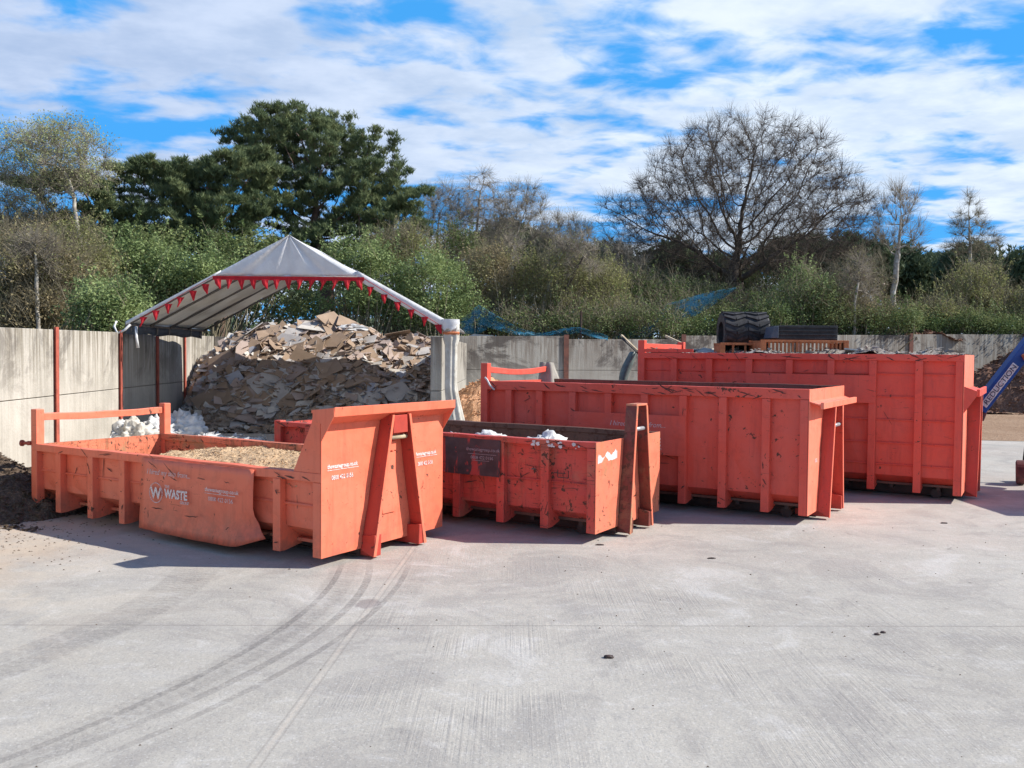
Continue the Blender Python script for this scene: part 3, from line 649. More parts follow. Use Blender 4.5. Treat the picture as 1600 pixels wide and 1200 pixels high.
# --- skip four: the tallest
L4, W4, H4 = 6.207, 2.521, 2.666
rb4 = [.73, 1.52, 2.27, 3.05, 3.84, 4.66, 5.42]
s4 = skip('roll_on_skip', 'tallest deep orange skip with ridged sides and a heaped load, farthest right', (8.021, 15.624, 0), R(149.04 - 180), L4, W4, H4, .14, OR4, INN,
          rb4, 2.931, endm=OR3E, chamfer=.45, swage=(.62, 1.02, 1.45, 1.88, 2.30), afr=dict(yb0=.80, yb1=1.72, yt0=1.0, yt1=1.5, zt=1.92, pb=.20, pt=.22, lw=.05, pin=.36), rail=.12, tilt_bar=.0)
mb = MB(); mb.hexa([(.008, .0, 2.02), (.22, .3, 1.96), (.22, 2.25, 1.96), (.008, W4, 2.02), (.008, .0, 2.04), (.22, .3, 1.98), (.22, 2.25, 1.98), (.008, W4, 2.04)])
mb.prism([(.008, 1.62), (.22, 1.95), (.22, 2.02), (.008, 2.1)], 'y', -.006, .012)
mb.build('end_flange', OR4, s4, .003)
MB().box(.20, .25, .12, 2.35, 1.92, 2.05).build('guard_bar', OR4, s4, .006)
MB().box(-3.84 - .06, -1.52 + .06, -.012, .004, 1.75, 2.27).build('cover_plate', OR4, s4, .003)
mb = MB(); mb.box(-L4 + .01, -L4 + 1.2, .012, .03, H4 + .01, H4 + .08); mb.build('top_strip', OR4, s4)

GOUGE = simple('dark_gouge', (.10, .045, .035), (.05, .035, .03), 12, .8, bumpd=0)
def gouges(t, L, H, zb, ribs, n, seed, rail):
    rr = random.Random(seed); mb = MB()
    def sliver(x, y, z, ln, wd, ang):
        d = Vector((math.cos(ang), 0, math.sin(ang))); u = Vector((-d.z, 0, d.x)); up_ = []; lo = []
        m = 5
        for i in range(m + 1):
            f = i / m - .5; c = Vector((x, y, z)) + d * ln * f + u * rr.uniform(-.3, .3) * wd * 1.5; h_ = wd * (1 - (2 * f) ** 2) * rr.uniform(.3, 1) + .0012
            up_.append(c + u * h_); lo.append(c - u * h_)
        mb.quad(*[tuple(q) for q in up_ + lo[::-1]])
    for _ in range(n):
        k = rr.random(); ln = rr.uniform(.04, .26) * (1 if rr.random() < .7 else 1.6); wd = rr.uniform(.003, .012)
        if k < .45: sliver(rr.uniform(-L + .1, -.1), -.0085, H - rail * rr.uniform(.2, .95), ln, wd, rr.gauss(-.15, .35))
        elif k < .8: sliver(-rr.choice(ribs) + rr.uniform(-.04, .04), -.0105, rr.uniform(zb + .1, H - rail - .1), ln * .5, wd, rr.gauss(1.3, .8))
        else:
            b_ = rr.randrange(len(ribs) - 1); sliver(-(ribs[b_] + ribs[b_ + 1]) / 2 + rr.uniform(-.2, .2), .088, rr.uniform(zb + .5, H - rail - .15), ln, wd, rr.gauss(.2, .7))
    mb.build('gouge_marks', GOUGE, t)['kind'] = 'stuff'
gouges(s1, L1, H1, .12, [.76, 3.87, 4.62, 5.45], 26, 1, .11); gouges(s2, L2, H2, .14, [.80, 1.55, 2.33, 3.1], 44, 2, .08)
gouges(s3, L3, H3, .14, rb3, 60, 3, .16); gouges(s4, L4, H4, .14, rb4, 46, 4, .12)
mb = MB(); rr_ = random.Random(9)
for x, z, ln, a_ in ((-3.05, 1.04, .22, -.45), (-2.7, 1.0, .30, -.6), (-2.05, .93, .16, -.05), (-1.55, .92, .10, -.1), (-2.6, .88, .14, -.35), (-2.2, .42, .28, .05), (-3.1, .36, .12, 1.5), (-1.5, .34, .08, .6), (-2.9, .46, .24, -.05)):
    d = Vector((math.cos(a_), 0, math.sin(a_))); u = Vector((-d.z, 0, d.x)); A_, B_ = [], []
    for i in range(6):
        f = i / 5 - .5; c_ = Vector((x, -.088 if z > .5 else -.125, z)) + d * ln * f + u * rr_.uniform(-.006, .006); h_ = .009 * (1 - 4 * f * f) * rr_.uniform(.4, 1) + .001
        A_.append(tuple(c_ + u * h_)); B_.append(tuple(c_ - u * h_))
    mb.quad(*(A_ + B_[::-1]))
mb.build('gouge_marks', GOUGE, s1)['kind'] = 'stuff'
def loc4(parent_loc, rz, x, y, z): 
    return Vector(parent_loc) + Matrix.Rotation(rz, 3, 'Z') @ Vector((x, y, z))

# ------------------------------------------------------------------ loads
def heap(name, label, cat, f, nx, ny, x0, x1, y0, y1, mat, M=None, chips=0, chip=(.01, .04), amp=.03, fr=6, chmat=None, kind='stuff'):
    V = []; Fc = []
    for j in range(ny + 1):
        for i in range(nx + 1):
            x, y = x0 + (x1 - x0) * i / nx, y0 + (y1 - y0) * j / ny
            z = f(x, y)
            nz = noise.fractal(Vector((x * fr * .3, y * fr * .3, .7)), .8, 2.1, 5)
            V.append((x, y, z + nz * amp * 1.6))
    for j in range(ny):
        for i in range(nx):
            a = j * (nx + 1) + i; Fc.append((a, a + 1, a + nx + 2, a + nx + 1))
    n0 = len(V); T = []
    mbb = MB(); mbb.v = V; mbb.f = Fc
    if chips:
        clods(mbb, chips, (x0, x1), (y0, y1), lambda x, y: f(x, y) + noise.fractal(Vector((x * fr * .3, y * fr * .3, .7)), .8, 2.1, 5) * amp * 1.6, *chip)
    me = bpy.data.meshes.new(name); me.from_pydata(mbb.v, [], mbb.f); me.materials.append(mat); me.update()
    o = link(bpy.data.objects.new(name, me))
    if M: o.location, o.rotation_euler = M[0], (0, 0, M[1])
    return setp(o, label, cat, kind=kind)
SAW = soil_mat('pale_sawdust', [(.74, .54, .34), (.66, .46, .28), (.40, .26, .15)], 6)
SAW2 = soil_mat('orange_sawdust', [(.66, .38, .22), (.60, .34, .19), (.40, .20, .11)], 5)
def f1(x, y):
    b = .95 + .22 * math.exp(-((x + 1.9) / 1.5) ** 2 - ((y - 1.25) / .9) ** 2) + .12 * math.exp(-((x + 3.4) / 1.0) ** 2)
    e1 = max(0, -4.6 - x) * .16
    return b - e1 - .05
heap('wood_chip_load', 'heap of pale yellow sawdust and wood chips filling the low orange skip', 'wood chips', f1, 150, 60, -5.9, -.03, .10, W1 - .10, SAW, ((-2.272, 10.475, 0), YAW), 5000, (.008, .03), .035, 9)
RUB = soil_mat('grey_rubble_fines', [(.40, .37, .34), (.30, .26, .22), (.16, .12, .10)], 4)
heap('rubble_load', 'dark mixed rubble lying low inside the battered dark red skip', 'rubble', lambda x, y: .9 + .12 * math.sin(x * 2.1) * math.sin(y * 2), 80, 30, -6.1, -.03, .12, W2 - .12, RUB, ((1.152, 11.976, 0), YAW), 900, (.03, .09), .06, 6)
def lump(name, label, cat, c, r, mat, seed, sub=4, crump=.35, fr=3.0, group=None, flat_=True):
    bm = bmesh.new(); bmesh.ops.create_icosphere(bm, subdivisions=sub, radius=1)
    for v in bm.verts:
        p = v.co.copy(); q = Vector((p.x * fr, p.y * fr, p.z * fr)) + Vector((seed, seed * 1.7, 0))
        d = noise.fractal(q * .5, .7, 2, 3) * crump + abs(noise.noise(q * 1.6)) * crump * 1.1 + abs(noise.noise(q * 3.3)) * crump * .55 + abs(noise.noise(q * 7)) * crump * .22 - crump * .35
        p *= 1 + d; v.co = Vector((p.x * r[0], p.y * r[1], max(p.z, -.8 if flat_ else -2) * r[2]))
    me = bpy.data.meshes.new(name); bm.to_mesh(me); bm.free(); me.materials.append(mat)
    if sub > 3: me.polygons.foreach_set('use_smooth', [True] * len(me.polygons))
    o = link(bpy.data.objects.new(name, me)); o.location = c; return setp(o, label, cat, group)
for i, (x, lab) in enumerate(((-2.05, 'white torn bag poking above the rim behind the blackened plate'), (-1.03, 'white pointed bag corner above the rim near the hook end of the dark red skip'), (-2.62, 'small white bag just above the rim at the left of the dark red skip'))):
    p = loc4((1.152, 11.976, 0), YAW, x, .45, 1.22); lump('rubbish_bag', lab, 'bag', p, (.24, .18, .19 if i < 2 else .12), WHT, i * 9 + 3, 4, .5)
# load of skip four
M4 = ((8.021, 15.624, 0), R(149.04 - 180))
heap('mixed_waste_load', 'grey and white mixed waste filling the tallest deep orange skip', 'waste', lambda x, y: 2.62 + .10 * math.sin(x * 3) * math.sin(y * 2.5), 90, 36, -6.1, -.05, .14, W4 - .12, RUB, M4, 900, (.03, .10), .06, 6)
DEB = simple('pale_board', (.60, .58, .53), (.42, .38, .33), 6, .85)
def board(name, label, cat, c, sz, rot, mat, group=None, irregular=.25):
    mb = MB(); a, b, t_ = sz
    n = random.choice((4, 4, 5)); pts = []
    base = [(-1, -1), (1, -1), (1, 1), (-1, 1)] if n == 4 else [(-1, -1), (1, -.8), (1, .5), (.3, 1), (-1, .9)]
    for p in base: pts.append((p[0] * a / 2 * random.uniform(1 - irregular, 1), p[1] * b / 2 * random.uniform(1 - irregular, 1)))
    mb.prism(pts, 'z', -t_ / 2, t_ / 2); o = mb.build(name, mat); o.location = c; o.rotation_euler = rot
    return setp(o, label, cat, group)
k = 0
for (px, py, Y, a, b, lab) in ((1090, 548, 20.6, .9, .5, 'pale plasterboard offcut lying flat at the left end of the tallest skip load'), (1108, 550, 20.2, .6, .4, 'white broken board beside the cross bar of the tallest skip'),
                               (1335, 549, 18.2, .55, .4, 'grey broken board at the right foot of the slatted timber crate'), (1350, 550, 18.0, .35, .3, 'small grey rubble slab right of the slatted timber crate')):
    p = at(px, py, Y); board('broken_board', lab, 'board', p, (a, b, .03), (random.uniform(-.3, .3), random.uniform(-.3, .3), random.uniform(0, 3)), DEB)
# slatted timber crate, boxes, tyre
def crate(px0, px1, y0, y1, Y, label, name, mat, slats, dep=.9, back=True):
    a, b = at(px0, y1, Y), at(px1, y0, Y); t = thing(name, label, 'crate', ((a.x + b.x) / 2, Y, a.z), 0)
    w_, h_ = b.x - a.x, b.z - a.z
    for z0, z1 in ((0, .06), (h_ - .05, h_)):
        for yy in (-.02, dep): MB().box(-w_ / 2, w_ / 2, yy, yy + .03, z0, z1).build('rail', mat, t, .004)
    for i in range(slats):
        x = -w_ / 2 + (w_ - .05) * i / (slats - 1)
        MB().box(x, x + (.10 if i in (0, slats - 1) else .045), .012 if 0 < i < slats - 1 else -.035, .032, .0, h_ - (.0 if i in (0, slats - 1) else .0)).build('slat', mat, t, .003)
    MB().box(-w_ / 2 + .02, w_ / 2 - .02, .04, dep, h_ - .045, h_ - .025).build('deck', mat, t)
    for sgn in (-1, 1): MB().box(sgn * (w_ / 2 - .015) - .015, sgn * (w_ / 2 - .015) + .015, .035, dep - .01, 0, h_ - .05).build('end_board', mat, t)
    return t
crate(1188, 1322, 532, 556, 18.6, 'orange slatted timber crate on top of the load in the tallest skip', 'timber_crate', TIM, 22)
tcl = crate(1125, 1186, 536, 556, 19.2, 'short orange timber frame left of the slatted crate on the tallest skip', 'timber_pallet', TIM, 4, .6)
a, b = at(1216, 532, 18.8), at(1312, 509, 18.8)
tbx = thing('plastic_box', 'long black ribbed plastic box on the slatted timber crate', 'box', ((a.x + b.x) / 2, 18.9, a.z + .004))
w_, h_ = b.x - a.x, b.z - a.z
MB().box(-w_ / 2, w_ / 2, 0, .6, 0, h_).build('body', BLKP, tbx, .012)
for i in range(4): MB().box(-w_ / 2 + .02, w_ / 2 - .03, -.022, -.001, .03 + i * h_ / 4.1, .06 + i * h_ / 4.1).build('rib', BLKP, tbx, .006)
a2 = at(1203, 530, 18.8)
mb = MB(); mb.prism([(a2.x, a2.z + .02), (a.x - .01, a2.z + .02), (a.x - .01, b.z - .02), (a.x - .12, b.z - .03)], 'y', 18.75, 19.3)
setp(mb.build('plastic_duct', NAVY, None, .01), 'dark blue grey sloping plastic duct against the left end of the black ribbed box', 'duct')
# tyre seen tread-on
a, b = at(1131, 533, 19.8), at(1202, 488, 19.8); tw_ = b.x - a.x; rt = .46
tt = thing('tyre', 'large black tyre standing on edge with chevron tread facing the yard, above the tallest skip', 'tyre', ((a.x + b.x) / 2, 20.1, b.z - rt))
mb = MB(); prof = [(-tw_ / 2, rt * .55), (-tw_ / 2, rt * .93), (-tw_ / 2 + .04, rt * .985), (tw_ / 2 - .04, rt * .985), (tw_ / 2, rt * .93), (tw_ / 2, rt * .55)]
n = 48; b0 = 0
for i in range(n):
    an = 2 * math.pi * i / n
    for p in prof: mb.v.append((p[0], p[1] * math.cos(an), p[1] * math.sin(an)))
m_ = len(prof)
for i in range(n):
    for k in range(m_):
        a_ = i * m_ + k; c_ = i * m_ + (k + 1) % m_; d_ = ((i + 1) % n) * m_
        mb.f.append((a_, c_, d_ + (k + 1) % m_, d_ + k))
mb.build('carcass', BLK, tt, smooth=False)
mb = MB()
for i in range(17):
    an = 2 * math.pi * i / 17
    for c0 in range(4):
        x0_ = -tw_ / 2 + tw_ * c0 / 4; x1_ = x0_ + tw_ / 4; sg = 1 if c0 % 2 else -1
        for (xa, xb) in ((x0_ + .01, x1_ - .01),):
            P = []
            for rr in (rt * .97, rt * 1.06):
                for (x, da) in ((xa, -.10 * sg), (xb, .10 * sg), (xb, .10 * sg + .15), (xa, -.10 * sg + .15)):
                    P.append((x, -rr * math.cos(an + da), rr * math.sin(an + da)))
            mb.hexa(P)
mb.build('tread', BLK, tt)
# plastic grab-like offcut, battens by the left end of skip four
mb = MB(); rows = []
base = at(983, 575, 21.5)
for k in range(9):
    f = k / 8; z = -.45 + .85 * f; wv = .15 + .10 * math.sin(f * 3)
    rows.append([(base.x + (-.22 + .14 * f) * 0 + wv * (j / 4 - .5) - .16 * math.cos(f * 2.2), base.y - .12 * math.sin(j / 4 * math.pi), base.z + z) for j in range(5)])
mb.sheet(rows, .012, (0, 1, 0)); setp(mb.build('plastic_chute', simple('grey_green_plastic', (.13, .17, .16), (.08, .10, .10), 4, .4), None, smooth=True), 'bent grey green plastic chute standing at the left end of the tallest skip', 'chute')
for (p0, p1, lab) in (((971, 524), (996, 548), 'short timber batten leaning over the left end of the tallest skip'), ((1040, 525), (1066, 537), 'thin timber batten sticking up beside the cross bar of the tallest skip')):
    mb = MB(); mb.beam(at(*p0, 21.9), at(*p1, 21.3), .05, .05); setp(mb.build('timber_batten', TIML, None, .003), lab, 'batten')
p0, p1 = at(972, 528, 21.8), at(1002, 556, 21.3)
mb = MB(); mb.tube([p0, (p0 + p1) / 2 + Vector((.05, 0, -.03)), p1], .035, 6); setp(mb.build('steel_tube', BLK), 'dark bent tube crossing the leaning batten left of the tallest skip', 'tube')
# cloth over skip three end rail
mb = MB(); base = loc4((4.563, 13.497, 0), YAW, -L3 + .03, W3 - .12, 0)
rows = []
for k in range(13):
    f = k / 12; row = []
    for i in range(25):
        u = i / 24; ang = 2 * math.pi * u
        rr = (.12 + .10 * f) * (1 + .22 * math.sin(ang * 5 + f * 2)); sx_ = .05 * f
        row.append((base.x + sx_ + rr * math.cos(ang) * (1.0), base.y + rr * math.sin(ang), 2.47 - .48 * f + (-.03 if k == 0 else 0)))
    rows.append(row)
mb.sheet(rows, .006, (0, 0, 1)); mb.quad(*[(p[0], p[1], p[2] + .012) for p in rows[0][:-1]])
setp(mb.build('cloth', CANV, None, smooth=True), 'grey beige cloth draped over the far end post of the third skip', 'cloth')

# ------------------------------------------------------------------ marquee
LX, RX, Y0, Y1, EZ, AZ = -10.95, -1.72, 25.0, 31.2, 3.42, 5.93; CXm = (LX + RX) / 2
tm = thing('marquee', 'open fronted white marquee roof set over the rubble bay between the walls', 'marquee', (CXm, Y0, 0))
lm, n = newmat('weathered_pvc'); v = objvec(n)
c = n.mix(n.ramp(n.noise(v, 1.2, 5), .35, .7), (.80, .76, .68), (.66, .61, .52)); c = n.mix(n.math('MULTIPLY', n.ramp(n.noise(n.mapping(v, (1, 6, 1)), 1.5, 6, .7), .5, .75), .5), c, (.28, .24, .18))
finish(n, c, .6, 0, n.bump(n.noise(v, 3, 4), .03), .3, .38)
PVCW = simple('white_pvc', (.84, .84, .84), (.74, .74, .75), 2, .5, bumpd=.02, transl=.3)
hw = (RX - LX) / 2; dp = Y1 - Y0
def slope(sgn, name, mat):
    rows = []; nx, ny = 28, 24
    for j in range(ny + 1):
        v_ = j / ny; row = []
        for i in range(nx + 1):
            u = i / nx; x = sgn * hw * u; z = AZ - (AZ - EZ) * u
            sag = -.16 * math.sin(u * math.pi) * abs(math.sin(v_ * math.pi * 4)) ** .8 - .02 * math.sin(u * 19 + v_ * 7)
            row.append((x, v_ * dp, z + sag))
        rows.append(row)
    mb = MB(); mb.sheet(rows, .012, (0, 0, 1)); mb.build(name, mat, tm, smooth=True)
slope(-1, 'roof_sheet', lm); slope(1, 'roof_sheet', PVCW)
tz = 4.77; tu = (AZ - tz) / (AZ - EZ); tx = hw * tu
mb = MB(); rows = []
for k in range(13):
    f = k / 12; z = tz + (AZ - .02 - tz) * f; hwk = tx * (1 - f) + .02
    rows.append([(-hwk + 2 * hwk * i / 26, -.02 - .16 * abs(math.sin((i / 26 - .5) * math.pi * 4)) * (1 - f) ** .6 * (.25 + f) - .02 * math.sin(i * 1.9), z) for i in range(27)])
mb.sheet(rows, .008, (0, 1, 0)); mb.build('gable_panel', PVCW, tm, smooth=True)
# folded hem over the front right slope and corner
mb = MB(); rows = []
for k in range(14):
    f = k / 13; x = tx * .9 + (hw - tx * .9) * f; z = AZ - (AZ - EZ) * (x / hw)
    rows.append([(x, .25, z + .03), (x, -.06 - .01 * math.sin(k * 2.1), z + .06), (x, -.065, z - .04), (x, -.06, z - .20 - .06 * f), ])
mb.sheet(rows, .01, (0, 1, 0)); mb.build('hem', PVCW, tm, smooth=True)
mb = MB(); rows = []
for k in range(14):
    f = k / 13; x = -(tx * .9 + (hw - tx * .9) * f); z = AZ - (AZ - EZ) * (-x / hw)
    rows.append([(x, -.03, z + .03), (x, -.035, z - .03), (x, -.03, z - .075)])
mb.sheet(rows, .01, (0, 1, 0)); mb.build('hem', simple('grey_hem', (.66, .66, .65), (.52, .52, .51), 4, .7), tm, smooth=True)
mb = MB()
for j in range(5):
    y = dp * j / 4 + .03
    for sgn in (-1, 1):
        MB().tube([(0, y, AZ - .07), (sgn * hw, y, EZ - .07)], .035, 8).build('rafter', simple('dull_pole', (.16, .15, .14), (.11, .10, .10), 5, .5) if j == 0 and sgn < 0 else bpy.data.materials['dull_pole'], tm, smooth=True)
for sgn in (-1, 1): MB().tube([(sgn * hw, 0, EZ - .06), (sgn * hw, dp, EZ - .06)], .04, 8).build('eave_pole', bpy.data.materials['dull_pole'], tm, smooth=True)
MB().tube([(0, .05, AZ - .08), (0, dp, AZ - .08)], .035, 8).build('ridge_pole', bpy.data.materials['dull_pole'], tm, smooth=True)
MB().tube([(-tx, .0, tz), (tx, .0, tz)], .03, 8).build('tie_pole', PVCW, tm, smooth=True)
mb = MB(); rows = [[(-hw - .02 + .05 * math.sin(j), dp * j / 12, EZ + .02 - .17 * k - .03 * math.sin(j * 1.7)) for k in range(3)] for j in range(13)]
mb.sheet(rows, .01, (1, 0, 0)); mb.build('eave_skirt', NAVY, tm, smooth=True)
for j in range(7):
    y = .3 + j * .95; MB().tube([(-hw, y, EZ - .08), (-hw - .02, y, 3.12)], .03, 6).build('wall_bracket', bpy.data.materials['dull_pole'], tm)
mb = MB(); mb.tube([(-hw - .25, -.05, 3.45), (-hw - .3, -.1, 3.3), (-hw - .2, -.12, 3.1), (-hw + .0, -.1, 3.2), (-hw + .15, -.08, 3.36)], .035, 6); mb.tube([(-hw + .3, -.05, 3.3), (-hw + .34, -.12, 3.0), (-hw + .38, -.12, 2.7)], .04, 6)
mb.build('tie_strap', WHT, tm, smooth=True)
for sgn in (1,):
    MB().tube([(sgn * hw, 0.02, 0), (sgn * hw, 0.02, EZ - .08)], .05, 10).build('leg', STEEL, tm, smooth=True)
# corner sleeve + tied curtain
CUR = simple('cream_curtain_pvc', (.62, .60, .54), (.48, .45, .39), 2.5, .6, bumpd=.02, transl=.12)
mb = MB(); rows = []
for k in range(22):
    f = k / 21; z = EZ + .10 - f * (EZ + .02); row = []
    spread = .20 + (.0 if f < .5 else .40 * (f - .5) ** 1.3)
    if f < .16: spread += .06
    for i in range(37):
        u = i / 36; a_ = 2 * math.pi * u
        r_ = spread * (1 + .16 * math.sin(a_ * 7 + f * 2.0))
        xo = (.25 * max(0, f - .55) / .45)
        row.append((hw - .02 + xo + r_ * math.cos(a_) * .8, .0 + r_ * math.sin(a_) * .55, z))
    rows.append(row)
mb.sheet(rows, .006, (0, 0, 1)); mb.build('curtain', CUR, tm, smooth=True)
MB().tube([(hw - .02 + .20 * math.cos(a_), .14 * math.sin(a_), EZ - .22) for a_ in np.linspace(0, 2 * math.pi, 20)], .05, 6).build('curtain_tie', TIM, tm)
mb = MB(); rows = []
for k in range(7):
    f = k / 6; rr = .26 - .03 * f + (.02 if k == 2 else 0)
    rows.append([(hw - .04 + rr * math.cos(a_), rr * .7 * math.sin(a_), EZ + .16 - .30 * f + .03 * math.sin(a_ * 6) * f) for a_ in np.linspace(0, 2 * math.pi, 25)])
mb.sheet(rows, .008, (0, 0, 1)); mb.quad(*[(p[0], p[1], p[2] + .01) for p in rows[0][:-1]]); mb.build('corner_cap', PVCW, tm, smooth=True)
# bunting: a thing of its own
tbu = thing('bunting', 'string of small red triangular pennants along the front edge of the marquee', 'bunting', (CXm, Y0 - .09, 0))
RED = simple('red_fabric', (.55, .02, .03), (.42, .015, .025), 8, .8, bumpd=0, transl=.2)
mb = MB(); mb.tube([(-tx * 1.95, 0, AZ - (AZ - EZ) * tx * 1.95 / hw - .13), (-tx, 0, tz - .04), (0, 0, tz - .05), (tx, 0, tz - .06), (tx * 2.0, -.03, AZ - (AZ - EZ) * tx * 2.0 / hw - .18)], .008, 5); mb.build('cord', RED, tbu)
MB().box(-tx, tx, -.006, .006, tz - .13, tz - .02).build('red_edging', RED, tbu)
def penn(x, z, s, h=.42, w_=.26):
    mb = MB(); yb = random.uniform(-.05, .05)
    mb.sheet([[(x - w_ / 2, 0, z), (x, -.01, z), (x + w_ / 2, 0, z)], [(x - w_ * .26, yb * .5 - .02, z - h * .5), (x + s * .03, yb * .7 - .03, z - h * .5), (x + w_ * .26 + s * .05, yb * .5, z - h * .5)], [(x - .015 + s * .1, yb, z - h), (x + s * .1, yb, z - h), (x + .015 + s * .1, yb, z - h)]], .004, (0, 1, 0))
    mb.build('pennant', RED, tbu)
for i in range(13): penn(-tx + .14 + (2 * tx - .28) * i / 12, tz - .10, random.uniform(-1, 1), .29, .21)
for i in range(6):
    f = (i + .6) / 6; x = -(tx + f * tx * .98); penn(x, AZ - (AZ - EZ) * (-x / hw) - .14, random.uniform(-1, 1), .28, .22)
    x = tx + (f - .02) * tx * 1.08; penn(x, AZ - (AZ - EZ) * (x / hw) - .19, random.uniform(-1, 1), .26, .2)

# ------------------------------------------------------------------ rubble pile in the bay
prx = [-12.4, -11.4, -10.6, -9.6, -8.6, -7.4, -6.2, -4.8, -3.4, -2.4]
prz = [1.5, 2.4, 3.0, 3.42, 3.55, 3.5, 3.4, 3.2, 2.95, 2.7]
def pile(x, y):
    z = float(np.interp(x, prx, prz)); yf = 28.7 + .5 * math.sin(x * 1.3) + max(0, -9.8 - x) * 1.2
    f = min(1, max(0, (y - yf) / (33.2 - yf))); f = f ** .85
    z *= f; z += .18 * noise.noise(Vector((x * .9, y * .9, 2))) * f * 2
    if y > 34: z -= (y - 34) * .25
    return max(z, 0.0)
PB = [simple('brown_paper_board', (.36, .26, .185), (.30, .215, .15), 1.5, .9, bumpd=.006), simple('grey_paper_board', (.52, .49, .46), (.42, .39, .37), 1.5, .9, bumpd=.006),
      simple('pale_plaster_board', (.60, .56, .50), (.48, .43, .37), 1.5, .9, bumpd=.006), simple('blue_grey_paper_board', (.40, .41, .46), (.33, .34, .38), 1.5, .9, bumpd=.006), simple('pinkish_board', (.42, .33, .285), (.34, .265, .225), 1.5, .9, bumpd=.006)]
PLAB = ['broken brown plasterboard sheet lying in the big rubble pile under the marquee', 'broken grey plasterboard sheet lying in the big rubble pile under the marquee', 'broken pale cream plasterboard sheet lying in the big rubble pile under the marquee',
        'broken blue grey plasterboard sheet lying in the big rubble pile under the marquee', 'broken pinkish plasterboard sheet lying in the big rubble pile under the marquee']
PGR = ['brown board pieces in the rubble pile', 'grey board pieces in the rubble pile', 'pale board pieces in the rubble pile', 'blue grey board pieces in the rubble pile', 'pinkish board pieces in the rubble pile']
RB = soil_mat('plaster_rubble', [(.34, .265, .205), (.28, .215, .165), (.42, .36, .31)], 2.5)
heap('rubble_pile', 'big heap of crumbled plasterboard rubble filling the bay under the marquee', 'rubble pile', pile, 130, 90, -12.0, -2.4, 28.2, 37.5, RB, None, 9000, (.04, .16), .10, 5)
for kk, (cl_, col_) in enumerate((('brown', PB[0]), ('grey', PB[1]), ('pale', PB[2]), ('pinkish', PB[4]))):
    mb = MB()
    for _ in range((620, 400, 230, 380)[kk]):
        x = random.uniform(-12.1, -2.5); y = random.uniform(28.8, 34.8); z = pile(x, y)
        if kk in (1, 2) and z > 2.6 and random.random() < .6: continue
        if kk in (0, 3) and z < 1.2 and random.random() < .5: continue
        s_ = random.uniform(.09, .34); d1 = Vector((random.gauss(0, 1), random.gauss(0, .6), random.gauss(0, .3))).normalized(); d2 = d1.cross(Vector((random.gauss(0, .3), random.gauss(-.75, .3), 1))).normalized()
        c_ = Vector((x, y, z + .07 + random.uniform(0, .10))); r1 = s_; r2 = s_ * random.uniform(.35, .9); n_ = d1.cross(d2) * .008
        q_ = [c_ + d1 * r1 * random.uniform(.6, 1) + d2 * r2 * random.uniform(.4, 1), c_ - d1 * r1 * random.uniform(.6, 1) + d2 * r2 * random.uniform(.4, 1), c_ - d1 * r1 * random.uniform(.6, 1) - d2 * r2 * random.uniform(.4, 1), c_ + d1 * r1 * random.uniform(.6, 1) - d2 * r2 * random.uniform(.4, 1)]
        mb.hexa([a_ - n_ for a_ in q_] + [a_ + n_ for a_ in q_])
    setp(mb.build('board_fragments', col_), 'countless small ' + cl_ + ' board fragments scattered over the big rubble pile', 'board fragments', kind='stuff')
for i in range(285):
    if i < 270:
        x = random.uniform(-12.0, -2.6); y = random.uniform(28.6, 34.6)
    if pile(x, y) < .1: y += 1.5
    z = pile(x, y); e_ = .25
    nx_, ny_ = (pile(x - e_, y) - pile(x + e_, y)) / (2 * e_), (pile(x, y - e_) - pile(x, y + e_)) / (2 * e_)
    nrm = Vector((nx_ + random.gauss(0, .24), ny_ * 1.0 + random.gauss(-.1, .26), 1)).normalized()
    q = nrm.to_track_quat('Z', 'Y'); q.rotate  # orientation
    rot = (q.to_matrix() @ Matrix.Rotation(random.uniform(0, 6.28), 3, 'Z')).to_euler()
    big = random.random() < .30; a = random.uniform(.9, 1.75) if big else random.uniform(.25, .8); b = a * random.uniform(.4, .9)
    low = z < 1.6
    k = random.choices(range(5), (.34, .20, .17, .09, .20) if low else (.60, .09, .05, .02, .24))[0]
    board('plasterboard_sheet', PLAB[k], 'plasterboard', (x, y, z + .08 + random.uniform(-.02, .12)), (a, b, .014 + random.random() * .02), rot, PB[k], PGR[k], .35)
lump('white_sack', 'white sack lying on the crest of the rubble pile near its right side', 'sack', at(552, 514, 33.2), (.5, .3, .16), WHT, 4, 3, .4)
# white crumpled bags along the left wall
for i, (px, py, rx_, rz_, Y, m_, lab) in enumerate(((178, 668, .55, .38, 24.6, WHT, 'white builders bag at the left end of the row by the cream wall'), (211, 664, .55, .5, 24.6, DEB, 'rounded grey bag in the row by the cream wall'),
        (243, 664, .5, .48, 25.0, WHT, 'crumpled white bag between the grey bag and the end post'), (282, 664, .75, .62, 25.6, WHT, 'largest crumpled white bag right of the tall end post'), (308, 674, .5, .32, 25.9, WHT, 'low white plastic sheet at the right end of the bag row'))):
    p = at(px, py, Y); p.z = at(px, (660, 657, 656, 650, 674)[i], Y).z - rz_ * 1.0; lump('rubble_bag', lab, 'bag', p, (rx_, rx_ * .8, rz_), m_, i * 5 + 1, 5, .40, 2.6)
DIRTY = simple('grey_plastic_film', (.55, .55, .56), (.40, .40, .42), 2, .5)
heap('plastic_film', 'trampled white plastic film along the foot of the cream wall', 'plastic film', lambda x, y: .28 * max(0, 1 - abs(y - 24.8) / 1.4) * max(0, 1 - abs(x + 9.3) / 2.0) - .02, 40, 30, -11.1, -7.3, 23.4, 26.3, WHT, None, 260, (.06, .2), .12, 8)

